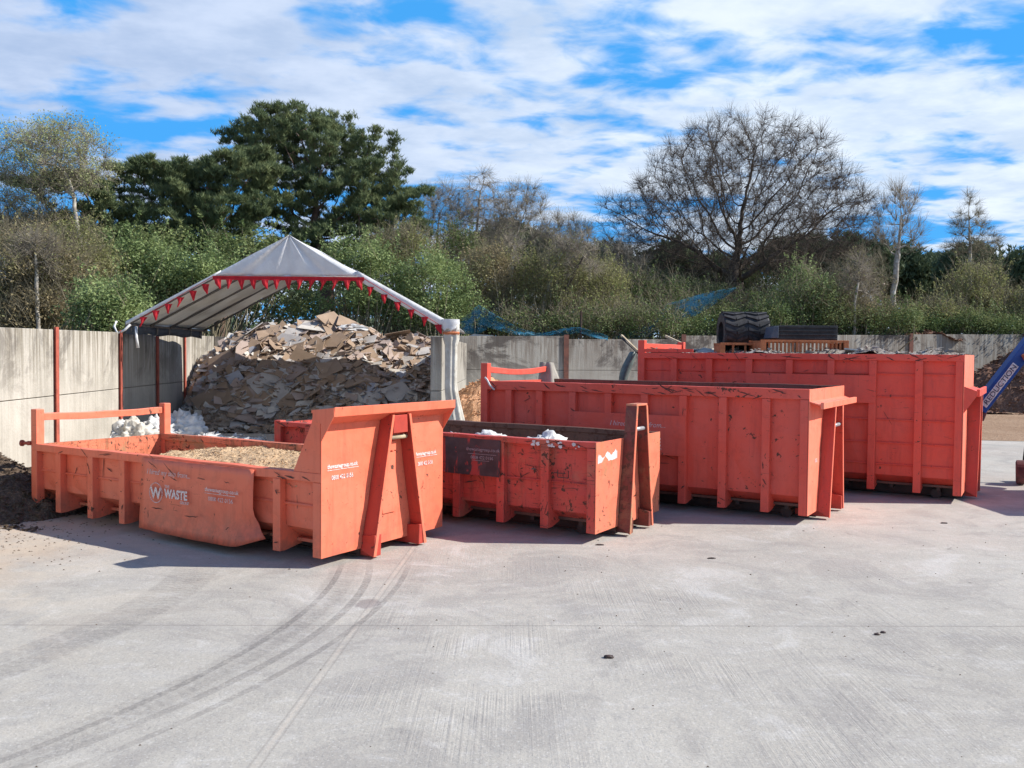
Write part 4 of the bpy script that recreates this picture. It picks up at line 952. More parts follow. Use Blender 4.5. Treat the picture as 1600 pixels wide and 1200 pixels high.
# ------------------------------------------------------------------ heaps
BRK = soil_mat('dark_bark_mulch', [(.11, .08, .06), (.15, .11, .08), (.26, .19, .13)], 8)
def fb(x, y):
    d = math.hypot((x + 9.6) / 2.75, (y - 14.3) / 2.0); return max(-.05, 1.08 * (1 - d ** 1.5)) if d < 1.05 else -.05
heap('bark_heap', 'dark heap of coarse bark mulch at the left end of the low orange skip', 'bark heap', fb, 110, 90, -12.4, -6.7, 12.2, 16.6, BRK, None, 7000, (.02, .075), .06, 9)
MUL = soil_mat('brown_mulch', [(.13, .07, .05), (.17, .095, .065), (.30, .19, .14)], 5)
def fm(x, y):
    d = math.hypot((x - 31.0) / 9.4, (y - 45.6) / 3.6); return 4.2 * max(0, 1 - d ** 1.9) - .02
heap('mulch_mound', 'large dark brown mulch mound against the back wall at the right edge', 'mulch mound', fm, 110, 70, 21.2, 42, 41.6, 49.2, MUL, None, 6000, (.05, .2), .25, 2.4)
def fs(x, y):
    d = math.hypot((x + .9) / 2.2, (y - 31) / 2.4); return 1.85 * max(0, 1 - d ** 1.5) - .02
heap('sawdust_heap', 'orange sawdust heap between the tied curtain and the third skip', 'sawdust heap', fs, 60, 50, -1.95, 1.6, 28.3, 33.6, SAW2, None, 2500, (.02, .08), .10, 5)
p = at(1475, 521, 45.2); heap('chip_spill', 'pale wood chip spill on top of the back wall near the right', 'wood chips', lambda x, y: p.z - .3 + .42 * max(0, 1 - abs(x - p.x) / 1.6), 40, 20, p.x - 1.6, p.x + 1.7, wy(p.x) + .05, wy(p.x) + 2.2, MUL, None, 900, (.04, .14), .08, 5)
p = at(745, 523, 41); MB().prism([(at(722, 527, 40.2).x, 3.35), (at(775, 527, 40.2).x, 3.35), (at(770, 522, 40.2).x, 3.50), (at(740, 521, 40.2).x, 3.55)], 'y', 40.1, 40.6).build('sheet_offcut', DEB)
setp(bpy.data.objects['sheet_offcut'], 'pale board offcut lying on top of the back wall right of the marquee', 'board')

# ------------------------------------------------------------------ machine at the right edge
tmc = thing('mobile_screener', 'blue screening machine with a sloping lettered conveyor at the right edge of the yard', 'machine', (10.9, 16, 0))
MB().box(.55, 4.6, -1.6, 1.3, .75, 2.55).build('body', BLUE, tmc, .03)
MB().box(.5, 4.4, -1.4, 1.1, .45, .74).build('chassis', DRK, tmc, .02)
for yy in (-1.5, .6): MB().prism([(.7, .05), (3.9, .05), (4.3, .3), (3.9, .62), (.7, .62), (.35, .3)], 'y', yy, yy + .45).build('track', BLK, tmc, .02)
cA, cB = at(1532, 640, 18.6), at(1612, 538, 18.6); o_ = Vector((10.9, 16, 0)); cA -= o_; cB -= o_
dcv = (cB - cA).normalized(); up_ = Vector((-dcv.z, 0, dcv.x)); far = cA + dcv * 4.2
mb = MB(); wd = .14
mb.hexa([cA - up_ * wd + Vector((0, 0, 0)), far - up_ * wd, far - up_ * wd + Vector((0, .22, 0)), cA - up_ * wd + Vector((0, .22, 0)), cA + up_ * wd, far + up_ * wd, far + up_ * wd + Vector((0, .22, 0)), cA + up_ * wd + Vector((0, .22, 0))])
mb.build('conveyor', BLUE, tmc, .012)
pl = MB(); s0, s1_ = cA + dcv * .10, cA + dcv * 1.20
hh = .075; y_ = -.008
pl.hexa([q + Vector((0, dy, 0)) for dy in (y_, -.001) for q in (s0 - up_ * hh, s1_ - up_ * hh, s1_ + up_ * hh, s0 + up_ * hh)])
pl.build('name_plate', LET, tmc, .02)
ang = math.atan2(dcv.z, dcv.x)
tx_ = text('REDUCTION', .155, simple('dark_lettering', (.05, .04, .08), (.10, .08, .12), 20, .7, bumpd=0), tmc, s0 + dcv * .05 - up_ * .05 + Vector((0, -.011, 0)), (0, 0, 0), bold=.001, sx_=1.16)
tx_.rotation_euler = (Matrix.Rotation(-ang, 3, 'Y') @ Matrix.Rotation(R(90), 3, 'X')).to_euler()
mb = MB(); q = cA - up_ * .02
mb.prism([(q.x - .10, q.z - .20), (q.x + .08, q.z - .24), (q.x + .16, q.z - .02), (q.x - .02, q.z + .28), (q.x - .10, q.z + .24)], 'y', .02 + q.y, q.y + .3); mb.build('rubber_flap', MREDR, tmc, .02)
b_ = at(1600, 560, 18.55) - o_; MB().beam(b_, b_ + Vector((.5, 0, .3)), .1, .16).build('conveyor_roller_guard', TIM, tmc, .01)
# wheel on a stub axle
wc = gnd(1588, 757) ; wc = Vector((wc.x, wc.y, .26)) - o_
ax = Vector((.87, -.5, .03)); MB().tube([wc - ax * .02, wc, wc + ax * .15, wc + ax * .17], [.20, .25, .25, .2], 24).build('wheel', MREDR, tmc, .01)
mb = MB()
for dz in (-.05, .08, .2): mb.beam(wc + Vector((.05, 0, dz * .6)), wc + Vector((.8, .05, dz)), .05, .05)
mb.box(wc.x + .30, wc.x + .9, wc.y + .1, wc.y + .5, .12, .30); mb.tube([wc + ax * .1, wc + Vector((.5, .1, .25))], .045, 8); mb.tube([Vector((wc.x + .24, wc.y + .2, .1)), Vector((wc.x + .30, wc.y + .2, .75))], .04, 8); mb.build('axle', BLK, tmc)
w2 = at(1611, 705, 17.6) - o_; MB().tube([w2 - ax * .1, w2 + ax * .12], .30, 24).build('wheel', MREDR, tmc, .02)

# ------------------------------------------------------------------ loose bits on the concrete
for i, (px, py, s_, lab) in enumerate(((951, 1028, .05, 'small dark stone lying alone on the concrete in the middle foreground'), (1371, 992, .035, 'left one of two little dark stones close together on the concrete'), (1380, 989, .03, 'right one of two little dark stones close together on the concrete'),
        (1112, 873, .05, 'thin dark chip of wood on the concrete below the third skip'), (937, 852, .05, 'flat dark scrap beside the shadow of the battered red skip'), (1475, 818, .05, 'dark scrap on the concrete below the tallest skip'))):
    p = gnd(px, py); s_ *= (.9 if i < 3 else .6); p.z = s_ * .2; lump('stone', lab, 'stone', p, (s_ * (2 if i > 2 else 1), s_ * .6, s_ * .45), DRK, i + 11, 2, .3)
tl = MB()
for _ in range(170):
    x, y = random.uniform(-6, 9), random.uniform(5.2, 15); s_ = random.uniform(.003, .010) * (1 + (y - 5) * .05)
    b = len(tl.v); tl.v += [(x, y, .001), (x + s_ * 2.2, y + s_ * .5, .001), (x + s_, y + s_ * 1.5, .001), (x + s_, y + s_ * .6, s_ * 1.1)]; tl.f += [(b, b + 1, b + 3), (b + 1, b + 2, b + 3), (b + 2, b, b + 3)]
for _ in range(700):
    x, y = -7.5 + random.gauss(0, 1.2), 12.2 + random.gauss(0, 1.0); s_ = random.uniform(.004, .018)
    b = len(tl.v); tl.v += [(x, y, .001), (x + s_ * 2.2, y + s_ * .5, .001), (x + s_, y + s_ * 1.5, .001), (x + s_, y + s_ * .6, s_ * .8)]; tl.f += [(b, b + 1, b + 3), (b + 1, b + 2, b + 3), (b + 2, b, b + 3)]
setp(tl.build('grit', BRK), 'scattered grit and bark crumbs on the concrete yard', 'grit', kind='stuff')

# ------------------------------------------------------------------ netting behind the back wall
nm, n = newmat('blue_debris_net'); v = n.n('ShaderNodeNewGeometry').outputs['Position']
tr = n.n('ShaderNodeBsdfTransparent'); b = n.n('ShaderNodeBsdfPrincipled'); b.inputs['Base Color'].default_value = (.01, .16, .27, 1); b.inputs['Roughness'].default_value = .6
mx = n.n('ShaderNodeMixShader'); n.l(n.ramp(n.noise(v, 3.0, 5, .7), .38, .64, .03, .62), mx.inputs[0]); n.l(tr.outputs[0], mx.inputs[1]); n.l(b.outputs[0], mx.inputs[2])
o = n.n('ShaderNodeOutputMaterial'); n.l(mx.outputs[0], o.inputs[0])
def net(label, pts, Y):
    mb = MB(); rows = []
    for i, (px, top, bot) in enumerate(pts):
        rows.append([tuple(at(px, top + (bot - top) * k / 5, Y + .25 * math.sin(i * 1.3 + k))) for k in range(6)])
    mb.sheet(rows, .01, (0, 1, 0)); setp(mb.build('debris_net', nm, None, smooth=True), label, 'net')
net('sagging blue debris net behind the back wall right of the marquee', [(712, 505, 524), (730, 490, 522), (748, 476, 522), (765, 486, 512), (785, 498, 518), (810, 512, 524), (835, 519, 528)], 41.6)
net('low arched blue net strip on the wall top near the middle', [(835, 520, 527), (860, 518, 526), (885, 512, 523), (905, 511, 520), (925, 517, 527), (950, 524, 532)], 41.2)
net('bright blue net climbing from the wall top towards the big oak', [(965, 518, 530), (990, 514, 528), (1015, 508, 526), (1030, 492, 514), (1042, 474, 505), (1060, 470, 500), (1085, 462, 494), (1110, 456, 480), (1130, 452, 466), (1150, 449, 451)], 43.5)
p = at(907, 520, 41.4); mb = MB(); mb.tube([(p.x, p.y, 2.6), (p.x + .02, p.y, at(907, 486, 41.4).z)], .045, 6); setp(mb.build('fence_stake', DRK), 'thin dark stake standing behind the back wall at the arched net', 'stake')

# ------------------------------------------------------------------ vegetation engine
def sph(n): v = rng.normal(size=(n, 3)); return v / np.linalg.norm(v, axis=1)[:, None]
def blob_pts(blobs, Y, thick, n, shell=0.0):
    """blobs as (px,py,rx,ry) measured; returned as world points filling ellipsoids"""
    A = np.array([b[2] * b[3] for b in blobs], float); cnt = rng.multinomial(n, A / A.sum()); out = []
    for b_, c_ in zip(blobs, cnt):
        if c_ == 0: continue
        Yb = Y + (b_[4] if len(b_) > 4 else 0)
        c0 = at(b_[0], b_[1], Yb); rx = b_[2] * Yb / CAM_F; rz = b_[3] * Yb / CAM_F
        r_ = rng.random(c_) ** (1 / 3); r_ = shell + (1 - shell) * r_
        p = sph(c_) * r_[:, None] * np.array([rx, min(thick, rx * 1.1), rz]) + np.array([c0.x, Yb, c0.z]); out.append(p)
    return np.concatenate(out)
def colonize(att, trunk, step, infl, kill, iters=160, trop=(0, 0, .05), jit=.12):
    nodes = [np.array(p, float) for p in trunk]; par = [-1] + list(range(len(trunk) - 1)); chn = np.zeros(400000, int)
    P = np.array(nodes); D = np.linalg.norm(att[:, None] - P[None], axis=2); ni = D.argmin(1); nd = D.min(1)
    alive = np.ones(len(att), bool); trop = np.array(trop); first = True
    for it in range(iters):
        act = alive & ((nd < infl) if not first else np.ones(len(att), bool))
        if not act.any(): break
        src, inv = np.unique(ni[act], return_inverse=True)
        vec = att[act] - P[ni[act]]; vec /= np.linalg.norm(vec, axis=1)[:, None] + 1e-9
        S = np.zeros((len(src), 3)); np.add.at(S, inv, vec)
        S /= np.linalg.norm(S, axis=1)[:, None] + 1e-9; S = S + trop + rng.normal(size=S.shape) * jit; S /= np.linalg.norm(S, axis=1)[:, None]
        new = P[src] + S * step; base = len(P)
        P = np.vstack([P, new]); par += list(src); chn[src] += 1
        Dn = np.linalg.norm(att[:, None] - new[None], axis=2) if len(new) * len(att) < 4e7 else None
        if Dn is None: break
        m = Dn.min(1); am = Dn.argmin(1); bt = m < nd; nd = np.where(bt, m, nd); ni = np.where(bt, am + base, ni)
        alive &= nd > kill; alive &= (chn[ni] < 5) | (not first and False)
        if first and (nd < infl).mean() > .3: first = False
    return P, np.array(par)
def radii(par, r0, ex, rmax=None):
    n = len(par); w_ = np.zeros(n); ch = np.zeros(n, int)
    for i in range(n):
        if par[i] >= 0: ch[par[i]] += 1
    acc = np.zeros(n)
    for i in range(n - 1, -1, -1):
        if ch[i] == 0: acc[i] = r0 ** ex
        if par[i] >= 0: acc[par[i]] += acc[i]
    r = acc ** (1 / ex)
    if rmax: r = r * min(1, rmax / r.max()) if r.max() > rmax else r * (rmax / r.max()) ** (np.clip((r - r0) / (r.max() - r0), 0, 1))
    return r, ch
def tubes(A, B, ra, rb, n):
    d = B - A; L = np.linalg.norm(d, axis=1)[:, None] + 1e-9; d = d / L
    ref = np.where(np.abs(d[:, 2:3]) > .9, np.array([[1., 0, 0]]), np.array([[0, 0, 1.]]))
    s = np.cross(d, ref); s /= np.linalg.norm(s, axis=1)[:, None]; u = np.cross(s, d)
    V = []
    for k in range(n):
        a = 2 * math.pi * k / n; o_ = s * math.cos(a) + u * math.sin(a)
        V.append(A + o_ * ra[:, None]); 
    for k in range(n):
        a = 2 * math.pi * k / n; o_ = s * math.cos(a) + u * math.sin(a)
        V.append(B + o_ * rb[:, None])
    m = len(A); V = np.stack(V, 1).reshape(-1, 3); b_ = (np.arange(m) * 2 * n)[:, None]
    F = np.concatenate([np.stack([b_[:, 0] + k, b_[:, 0] + (k + 1) % n, b_[:, 0] + n + (k + 1) % n, b_[:, 0] + n + k], 1) for k in range(n)])
    return V, F
def cat_vf(L):
    V = []; F = []; o_ = 0
    for v_, f_ in L:
        V.append(v_); F.append(f_ + o_); o_ += len(v_)
    return np.concatenate(V), np.concatenate(F)
def skeleton(P, par, r, split, nthick=8):
    i = np.arange(len(P)); m = par >= 0; i = i[m]; pa = par[m]
    ra, rb = r[pa], r[i]; ra = np.minimum(ra, rb * 1.6 + .02) if True else ra
    thick = rb >= split
    out = []
    for sel, n in ((thick, nthick), (~thick, 3)):
        if sel.any(): out.append(tubes(P[pa[sel]], P[i[sel]] + (P[i[sel]] - P[pa[sel]]) * .04, ra[sel], rb[sel], n))
        else: out.append(None)
    return out
def twigs(P, dirs, n, l0, l1, r, up=.3, spread=.8):
    idx = rng.integers(0, len(P), n); d = dirs[idx] + rng.normal(size=(n, 3)) * spread; d[:, 2] += up; d /= np.linalg.norm(d, axis=1)[:, None]
    L = rng.uniform(l0, l1, n)[:, None]; A = P[idx]; mid = A + d * L * .55; d2 = d + rng.normal(size=(n, 3)) * .28; d2[:, 2] += up * .5; d2 /= np.linalg.norm(d2, axis=1)[:, None]; B = mid + d2 * L * .5
    r_ = np.full(n, r)
    a = tubes(A, mid, r_, r_ * .8, 3); b_ = tubes(mid, B, r_ * .8, r_ * .35, 3)
    # side spurs
    s_ = rng.random(n) < .7; ds = d[s_] + rng.normal(size=(s_.sum(), 3)) * .7; ds /= np.linalg.norm(ds, axis=1)[:, None]
    c_ = tubes(mid[s_], mid[s_] + ds * L[s_] * .45, r_[s_] * .7, r_[s_] * .3, 3)
    return cat_vf([a, b_, c_]), B
def leaves(C, s0, s1, asp=.5, up=0.0, bend=0):
    n = len(C); nr = sph(n); nr[:, 2] = np.abs(nr[:, 2]) + up; nr /= np.linalg.norm(nr, axis=1)[:, None]
    t = np.cross(nr, sph(n)); t /= np.linalg.norm(t, axis=1)[:, None] + 1e-9; b_ = np.cross(nr, t)
    s = rng.uniform(s0, s1, n)[:, None]; a = s * asp
    V = np.stack([C - t * s / 2, C + b_ * a / 2 - t * s * .05, C + t * s / 2, C - b_ * a / 2 - t * s * .05], 1).reshape(-1, 3)
    return V, (np.arange(n) * 4)[:, None] + np.arange(4)[None]
def tufts(C, nb, length, wid, up=.95):
    """bursts of narrow needle blades around each centre, biased upward"""
    n = len(C); c = np.repeat(C, nb, 0); d = sph(n * nb); d[:, 2] = d[:, 2] * .6 + up; d /= np.linalg.norm(d, axis=1)[:, None]
    L = (length * rng.uniform(.6, 1.15, n * nb))[:, None]; s = np.cross(d, sph(n * nb)); s /= np.linalg.norm(s, axis=1)[:, None] + 1e-9
    base = c - d * L * .25
    V = np.stack([base - s * wid / 2, base + s * wid / 2, c + d * L * .45 + s * wid * .55, c + d * L * .8], 1)
    V[:, 3] = c + d * L * .85; V2 = np.stack([base - s * wid * .3, base + s * wid * .3, c + d * L * .5 + s * wid * .5, c + d * L * .85], 1)
    V2[:, 2] = c + d * L * .45 + s * wid * .5
    V3 = np.stack([base, c + d * L * .3 + s * wid * .5, c + d * L * .85, c + d * L * .3 - s * wid * .5], 1)
    return V3.reshape(-1, 3), (np.arange(n * nb) * 4)[:, None] + np.arange(4)[None]
def bare_tree(name, label, blobs, Y, base, forks, natt, step, infl, kill, r0, rmax, bark, thick, ntw, tw, twr, leafm=None, nleaf=0, leaf=(.05, .1), split=.05, ex=2.3, group=None, twmat=None, trop=(0, 0, .05), jit=.12, twup=.3):
    b0 = at(base[0], base[1], Y); b0.z = 2.6
    t = thing(name, label, 'tree', b0, 0, group)
    off = np.array(b0); tr = [np.array([b0.x, Y, 2.6])] + [np.array(at(q[0], q[1], Y)) for q in forks]
    pts = []
    for a_, c_ in zip(tr[:-1], tr[1:]):
        k = max(2, int(np.linalg.norm(c_ - a_) / step)); pts += [a_ + (c_ - a_) * i / k for i in range(k)]
    pts.append(tr[-1])
    pts = [p + (rng.normal(size=3) * .02) for p in pts]
    att = blob_pts(blobs, Y, thick, natt)
    P, par = colonize(att, pts, step, infl, kill, trop=trop, jit=jit)
    r, ch = radii(par, r0, ex, rmax)
    P = P - off
    sk = skeleton(P, par, r, split)
    if sk[0]: npmesh('trunk', *sk[0], bark, t, True)
    dirs = np.zeros_like(P); m = par >= 0; dirs[m] = P[m] - P[par[m]]; dirs /= np.linalg.norm(dirs, axis=1)[:, None] + 1e-9
    fine = np.where((r < r0 * 2.6) & (np.arange(len(P)) > len(pts)))[0]
    parts = [sk[1]] if sk[1] else []
    tips = None
    if ntw and len(fine):
        tv, tips = twigs(P[fine], dirs[fine], ntw, tw[0], tw[1], twr, up=twup); parts.append(tv)
    if parts: npmesh('crown', *cat_vf(parts), twmat or bark, t)
    if leafm:
        src = tips if tips is not None else P[fine]
        C = src[rng.integers(0, len(src), nleaf)] + rng.normal(size=(nleaf, 3)) * .14
        npmesh('leaves', *leaves(C, *leaf), leafm, t)
    return t
def pine_tree(name, label, blobs, Y, base, forks, npads, padr, tuft_n, nb, tl_, tw_, mat, thick, rmax=.35, group=None, bark=None, natt_per=3, infl=9):
    b0 = at(base[0], base[1], Y); b0.z = 2.6
    t = thing(name, label, 'tree', b0, 0, group); off = np.array(b0)
    tr = [np.array([b0.x, Y, 2.6])] + [np.array(at(q[0], q[1], Y)) for q in forks]; pts = []
    for a_, c_ in zip(tr[:-1], tr[1:]):
        k = max(2, int(np.linalg.norm(c_ - a_) / .6)); pts += [a_ + (c_ - a_) * i / k for i in range(k)]
    pts.append(tr[-1])
    pc = blob_pts(blobs, Y, thick, npads, .15)
    pr = rng.uniform(padr * .6, padr * 1.25, npads)
    att = np.repeat(pc, natt_per, 0) + rng.normal(size=(npads * natt_per, 3)) * np.array([.45, .45, .12]) * np.repeat(pr, natt_per)[:, None]
    P, par = colonize(att, pts, .55, infl, .6, trop=(0, 0, .03), jit=.15)
    r, ch = radii(par, .02, 2.2, rmax); P -= off
    sk = skeleton(P, par, r, .06)
    if sk[0]: npmesh('trunk', *sk[0], bark or BARK_P, t, True)
    if sk[1]: npmesh('crown', *sk[1], bark or BARK_P, t)
    k = rng.integers(0, npads, tuft_n); q = sph(tuft_n) * (rng.random(tuft_n) ** .5)[:, None]
    q[:, 2] = q[:, 2] * .85 + .05
    dist2 = (pc[k] - off) + q * pr[k][:, None] * np.array([1, 1, .9])
    npmesh('needles', *tufts(dist2, nb, tl_, tw_), mat, t)
    return t
def limb_pine(name, label, blobs, Y, base, forks, natt, ntuft, nb, tl_, tw_, mat, thick, rmax, spread=.2, step=.42, kill=.55):
    b0 = at(base[0], base[1], Y); b0.z = 2.6
    t = thing(name, label, 'tree', b0); off = np.array(b0)
    tr = [np.array([b0.x, Y, 2.6])] + [np.array(at(q[0], q[1], Y)) for q in forks]; pts = []
    for a_, c_ in zip(tr[:-1], tr[1:]):
        k = max(2, int(np.linalg.norm(c_ - a_) / .45)); pts += [a_ + (c_ - a_) * i / k for i in range(k)]
    pts.append(tr[-1])
    blobs = [(b_[0], b_[1], b_[2] * .85, b_[3] * .92) for b_ in blobs]
    npad = natt // 12; pc = blob_pts(blobs, Y, thick, npad, .3)
    att = np.repeat(pc, 12, 0) + rng.normal(size=(npad * 12, 3)) * np.array([.60, .60, .15])
    P, par = colonize(att, pts, step, 5.0, kill, trop=(0, 0, .10), jit=.16)
    r, ch = radii(par, .012, 2.15, rmax); P -= off
    sk = skeleton(P, par, r, .05)
    if sk[0]: npmesh('trunk', *sk[0], BARK_P, t, True)
    if sk[1]: npmesh('crown', *sk[1], BARK_P, t)
    fine = np.where((r < .012 * 2.3) & (np.arange(len(P)) > len(pts)))[0]
    C = P[fine[rng.integers(0, len(fine), ntuft)]] + rng.normal(size=(ntuft, 3)) * np.array([spread, spread, spread * .5]); C[:, 2] += .05
    npmesh('needles', *tufts(C, nb, tl_, tw_), mat, t)
    return t
def shrub(name, label, blobs, Y, thick, n, leaf, mat, stems=60, stem_h=1.6, bark=None, clump=.5, nclump=None, asp=.55, cat='shrub', group=None, extra=None):
    c0 = at(blobs[0][0], blobs[0][1], Y); base = Vector((c0.x, Y, 2.7)); t = thing(name, label, cat, base, 0, group); off = np.array(base)
    nc = nclump or max(30, n // 60); pc = blob_pts(blobs, Y, thick, nc, .25)
    pc[:, 2] = np.maximum(pc[:, 2], 2.8)
    cr = rng.uniform(clump * .3, clump * 1.5, nc); wgt = cr ** 2; k = rng.choice(nc, n, p=wgt / wgt.sum())
    q = sph(n) * (rng.random(n) ** .45)[:, None]
    C = pc[k] + q * cr[k][:, None] * np.array([1, 1, .8]) - off
    order = np.argsort(-pc[:, 2])[: max(12, nc // 2)]; ns_ = 46; si = rng.choice(order, ns_); sa = pc[si] - off + rng.normal(size=(ns_, 3)) * .2
    sdir = rng.normal(size=(ns_, 3)) * np.array([.42, .42, .15]) + np.array([0, 0, 1.0]); sdir /= np.linalg.norm(sdir, axis=1)[:, None]; sl_ = rng.uniform(.5, 1.6, ns_)
    sb = sa + sdir * sl_[:, None]; per = max(10, n // 400); f_ = rng.random((ns_, per)) ** .8
    Cs = (sa[:, None] + (sb - sa)[:, None] * f_[..., None] + rng.normal(size=(ns_, per, 3)) * (.13 * (1.1 - f_))[..., None]).reshape(-1, 3)
    C = np.concatenate([C, Cs])
    npmesh('foliage', *leaves(C, leaf[0], leaf[1], asp, .3), mat, t)
    # stems to the clumps
    m = min(stems, nc); tgt = pc[rng.choice(nc, m, replace=False)] - off; root = np.stack([tgt[:, 0] * .55 + rng.normal(size=m) * .3, tgt[:, 1] * .5, np.full(m, -.1)], 1)
    mid = (root + tgt) / 2 + rng.normal(size=(m, 3)) * .25
    r1 = rng.uniform(.02, .05, m)
    L = [tubes(root, mid, r1, r1 * .7, 4), tubes(mid, tgt, r1 * .7, r1 * .2, 4)]
    L.append(tubes(sa, sb, np.full(ns_, .012), np.full(ns_, .004), 3))
    if extra:
        cnt, l0, l1, rr, upb = extra
        A = pc[rng.integers(0, nc, cnt)] - off + rng.normal(size=(cnt, 3)) * clump * .5
        d = sph(cnt); d[:, 2] = np.abs(d[:, 2]) + upb; d /= np.linalg.norm(d, axis=1)[:, None]; Lq = rng.uniform(l0, l1, cnt)[:, None]
        B = A + d * Lq * .6; d2 = d + rng.normal(size=(cnt, 3)) * .25; d2 /= np.linalg.norm(d2, axis=1)[:, None]
        ra = np.full(cnt, rr); L += [tubes(A, B, ra, ra * .7, 3), tubes(B, B + d2 * Lq * .5, ra * .7, ra * .3, 3)]
    npmesh('stems', *cat_vf([(v_, f_) for v_, f_ in L]), bark or BARK_T, t)
    return t

# ------------------------------------------------------------------ the trees
limb_pine('pine_tree', 'tallest dark green pine rising behind the marquee', [(440, 212, 70, 42), (515, 230, 74, 46), (575, 255, 48, 50), (392, 212, 30, 20), (462, 190, 50, 20), (450, 275, 75, 38), (545, 295, 80, 50), (600, 335, 55, 42), (628, 322, 28, 30), (405, 252, 28, 18),
          (575, 370, 75, 30), (480, 345, 65, 34), (500, 390, 65, 28), (625, 385, 38, 26), (590, 290, 30, 30)], 50, (512, 510), [(510, 430), (500, 400), (490, 350)], 4200, 21000, 9, .36, .032, PINE, 4.6, .42, spread=.15)
limb_pine('pine_tree', 'broad dark pine left of the tallest pine, with a gap of sky at its left', [(250, 272, 48, 14), (310, 272, 58, 18), (365, 275, 55, 30), (290, 305, 52, 22), (360, 325, 70, 30), (325, 350, 68, 26), (232, 280, 32, 9), (270, 378, 45, 20), (360, 395, 65, 26), (400, 255, 30, 18)],
          46, (345, 500), [(345, 430), (330, 380)], 3000, 15500, 9, .36, .032, PINE, 4.2, .38, spread=.15)
limb_pine('pine_tree', 'small olive topped pine behind the pale birch at the left', [(70, 290, 35, 12), (115, 292, 45, 18), (165, 300, 30, 22), (175, 340, 30, 30), (150, 372, 45, 25), (200, 390, 40, 24), (225, 345, 18, 14)], 44, (165, 500), [(165, 420), (160, 380)], 1100, 5600, 9, .40, .034, PINE, 3.2, .25, spread=.15)
LOAK = bare_tree('oak_tree', 'huge bare spreading oak behind the tallest skip', [(1160, 300, 165, 118), (1060, 345, 112, 78), (1265, 345, 105, 85), (1000, 375, 58, 45), (1325, 355, 55, 55), (1155, 395, 170, 45), (1100, 236, 62, 38), (1205, 230, 62, 38), (960, 340, 30, 38), (1352, 320, 25, 25), (985, 395, 45, 22)],
          56, (1148, 520), [(1148, 470), (1147, 452)], 4300, .42, 3.4, .62, .012, .60, BARK_O, 8.0, 30000, (.4, 1.1), .0065, split=.05, ex=2.05, twmat=BARK_OT, trop=(0, 0, .04))
bare_tree('birch_tree', 'pale birch with fresh yellow green leaves at the far left', [(60, 240, 55, 42), (110, 228, 58, 35), (40, 290, 42, 35), (130, 268, 35, 32), (90, 275, 50, 38)], 41, (128, 500), [(124, 372), (114, 310), (108, 280)], 620, .4, 3.5, .5, .011, .09, BARK_B, 3.2, 3600, (.4, .9), .006,
          LBIRCH, 12000, (.06, .13), split=.035, twmat=BARK_G, trop=(0, 0, .03))
bare_tree('bare_tree', 'leafless dark tree at the left edge below the birch', [(20, 335, 45, 40), (60, 350, 40, 30), (-20, 330, 40, 40)], 43, (62, 500), [(60, 400), (50, 375)], 220, .4, 3.5, .55, .012, .14, BARK_T, 3, 1200, (.4, .9), .008, split=.035)
mids = [('slim leafless tree right beside the tallest pine', [(690, 320, 42, 35), (670, 350, 35, 30), (710, 345, 30, 35)], (684, 500), [(684, 400), (682, 370)], 57),
        ('tall weeping silver birch standing left of its neighbours in the middle', [(752, 290, 30, 30), (745, 325, 42, 35), (770, 345, 35, 40)], (742, 500), [(742, 400), (746, 350), (750, 300)], 56),
        ('rounded silver birch with pale twigs in the middle of the tree line', [(815, 330, 42, 42), (830, 360, 35, 35), (795, 365, 30, 30)], (800, 500), [(800, 410), (805, 370)], 54),
        ('lowest of the bare birches in the middle, nearest the big oak', [(885, 370, 42, 35), (870, 395, 35, 28), (905, 390, 28, 28)], (872, 510), [(868, 440), (876, 405)], 55)]
for i, (lab, bl, bs_, fk, Y) in enumerate(mids):
    bare_tree('birch_tree', lab, bl, Y, bs_, fk, 420, .42, 3.5, .6, .010, .10, BARK_B, 3.0, 2600, (.45, 1.0), .0065, LBIRCH if i in (2, 3) else None, 900 if i in (2, 3) else 0, (.04, .08), split=.03, twmat=BARK_G, trop=(0, 0, .06 if i != 1 else -.02), twup=.3 if i != 1 else -.5)
bare_tree('bare_tree', 'many stemmed pale leafless tree right of the oak', [(1405, 345, 34, 45), (1395, 380, 32, 25), (1425, 370, 25, 30), (1410, 310, 28, 20)], 50, (1395, 515), [(1396, 455), (1400, 425)], 260, .45, 4, .6, .012, .16, BARK_B, 2.5, 1000, (.5, 1.1), .008, split=.03, twmat=BARK_G, trop=(0, 0, .35), jit=.06, twup=.9)
bare_tree('bare_tree', 'thin brown twiggy tree just right of the oak trunk', [(1345, 430, 48, 40), (1330, 460, 45, 30), (1370, 450, 30, 30)], 48, (1352, 515), [(1352, 470), (1350, 450)], 300, .38, 3.5, .55, .010, .08, BARK_B, 2.5, 1700, (.4, .9), .007, split=.03, twmat=BARK_T)
bare_tree('birch_tree', 'airy silver birch above the round pine at the right', [(1515, 322, 16, 28), (1518, 350, 30, 28), (1500, 385, 28, 18), (1540, 380, 26, 20)], 62, (1516, 515), [(1516, 420), (1515, 370), (1513, 330)], 330, .45, 3.5, .6, .010, .13, BARK_B, 2.5, 2200, (.4, .9), .0065, None, 0, split=.03, twmat=BARK_T, trop=(0, 0, .08))
bare_tree('bare_tree', 'spindly leafless tree against the sky left of the oak', [(962, 400, 28, 30), (985, 430, 32, 26), (950, 440, 25, 22)], 51, (975, 520), [(975, 470), (972, 450)], 240, .42, 3.5, .6, .011, .12, BARK_O, 2.5, 1300, (.4, .9), .008, split=.03, twmat=BARK_G)
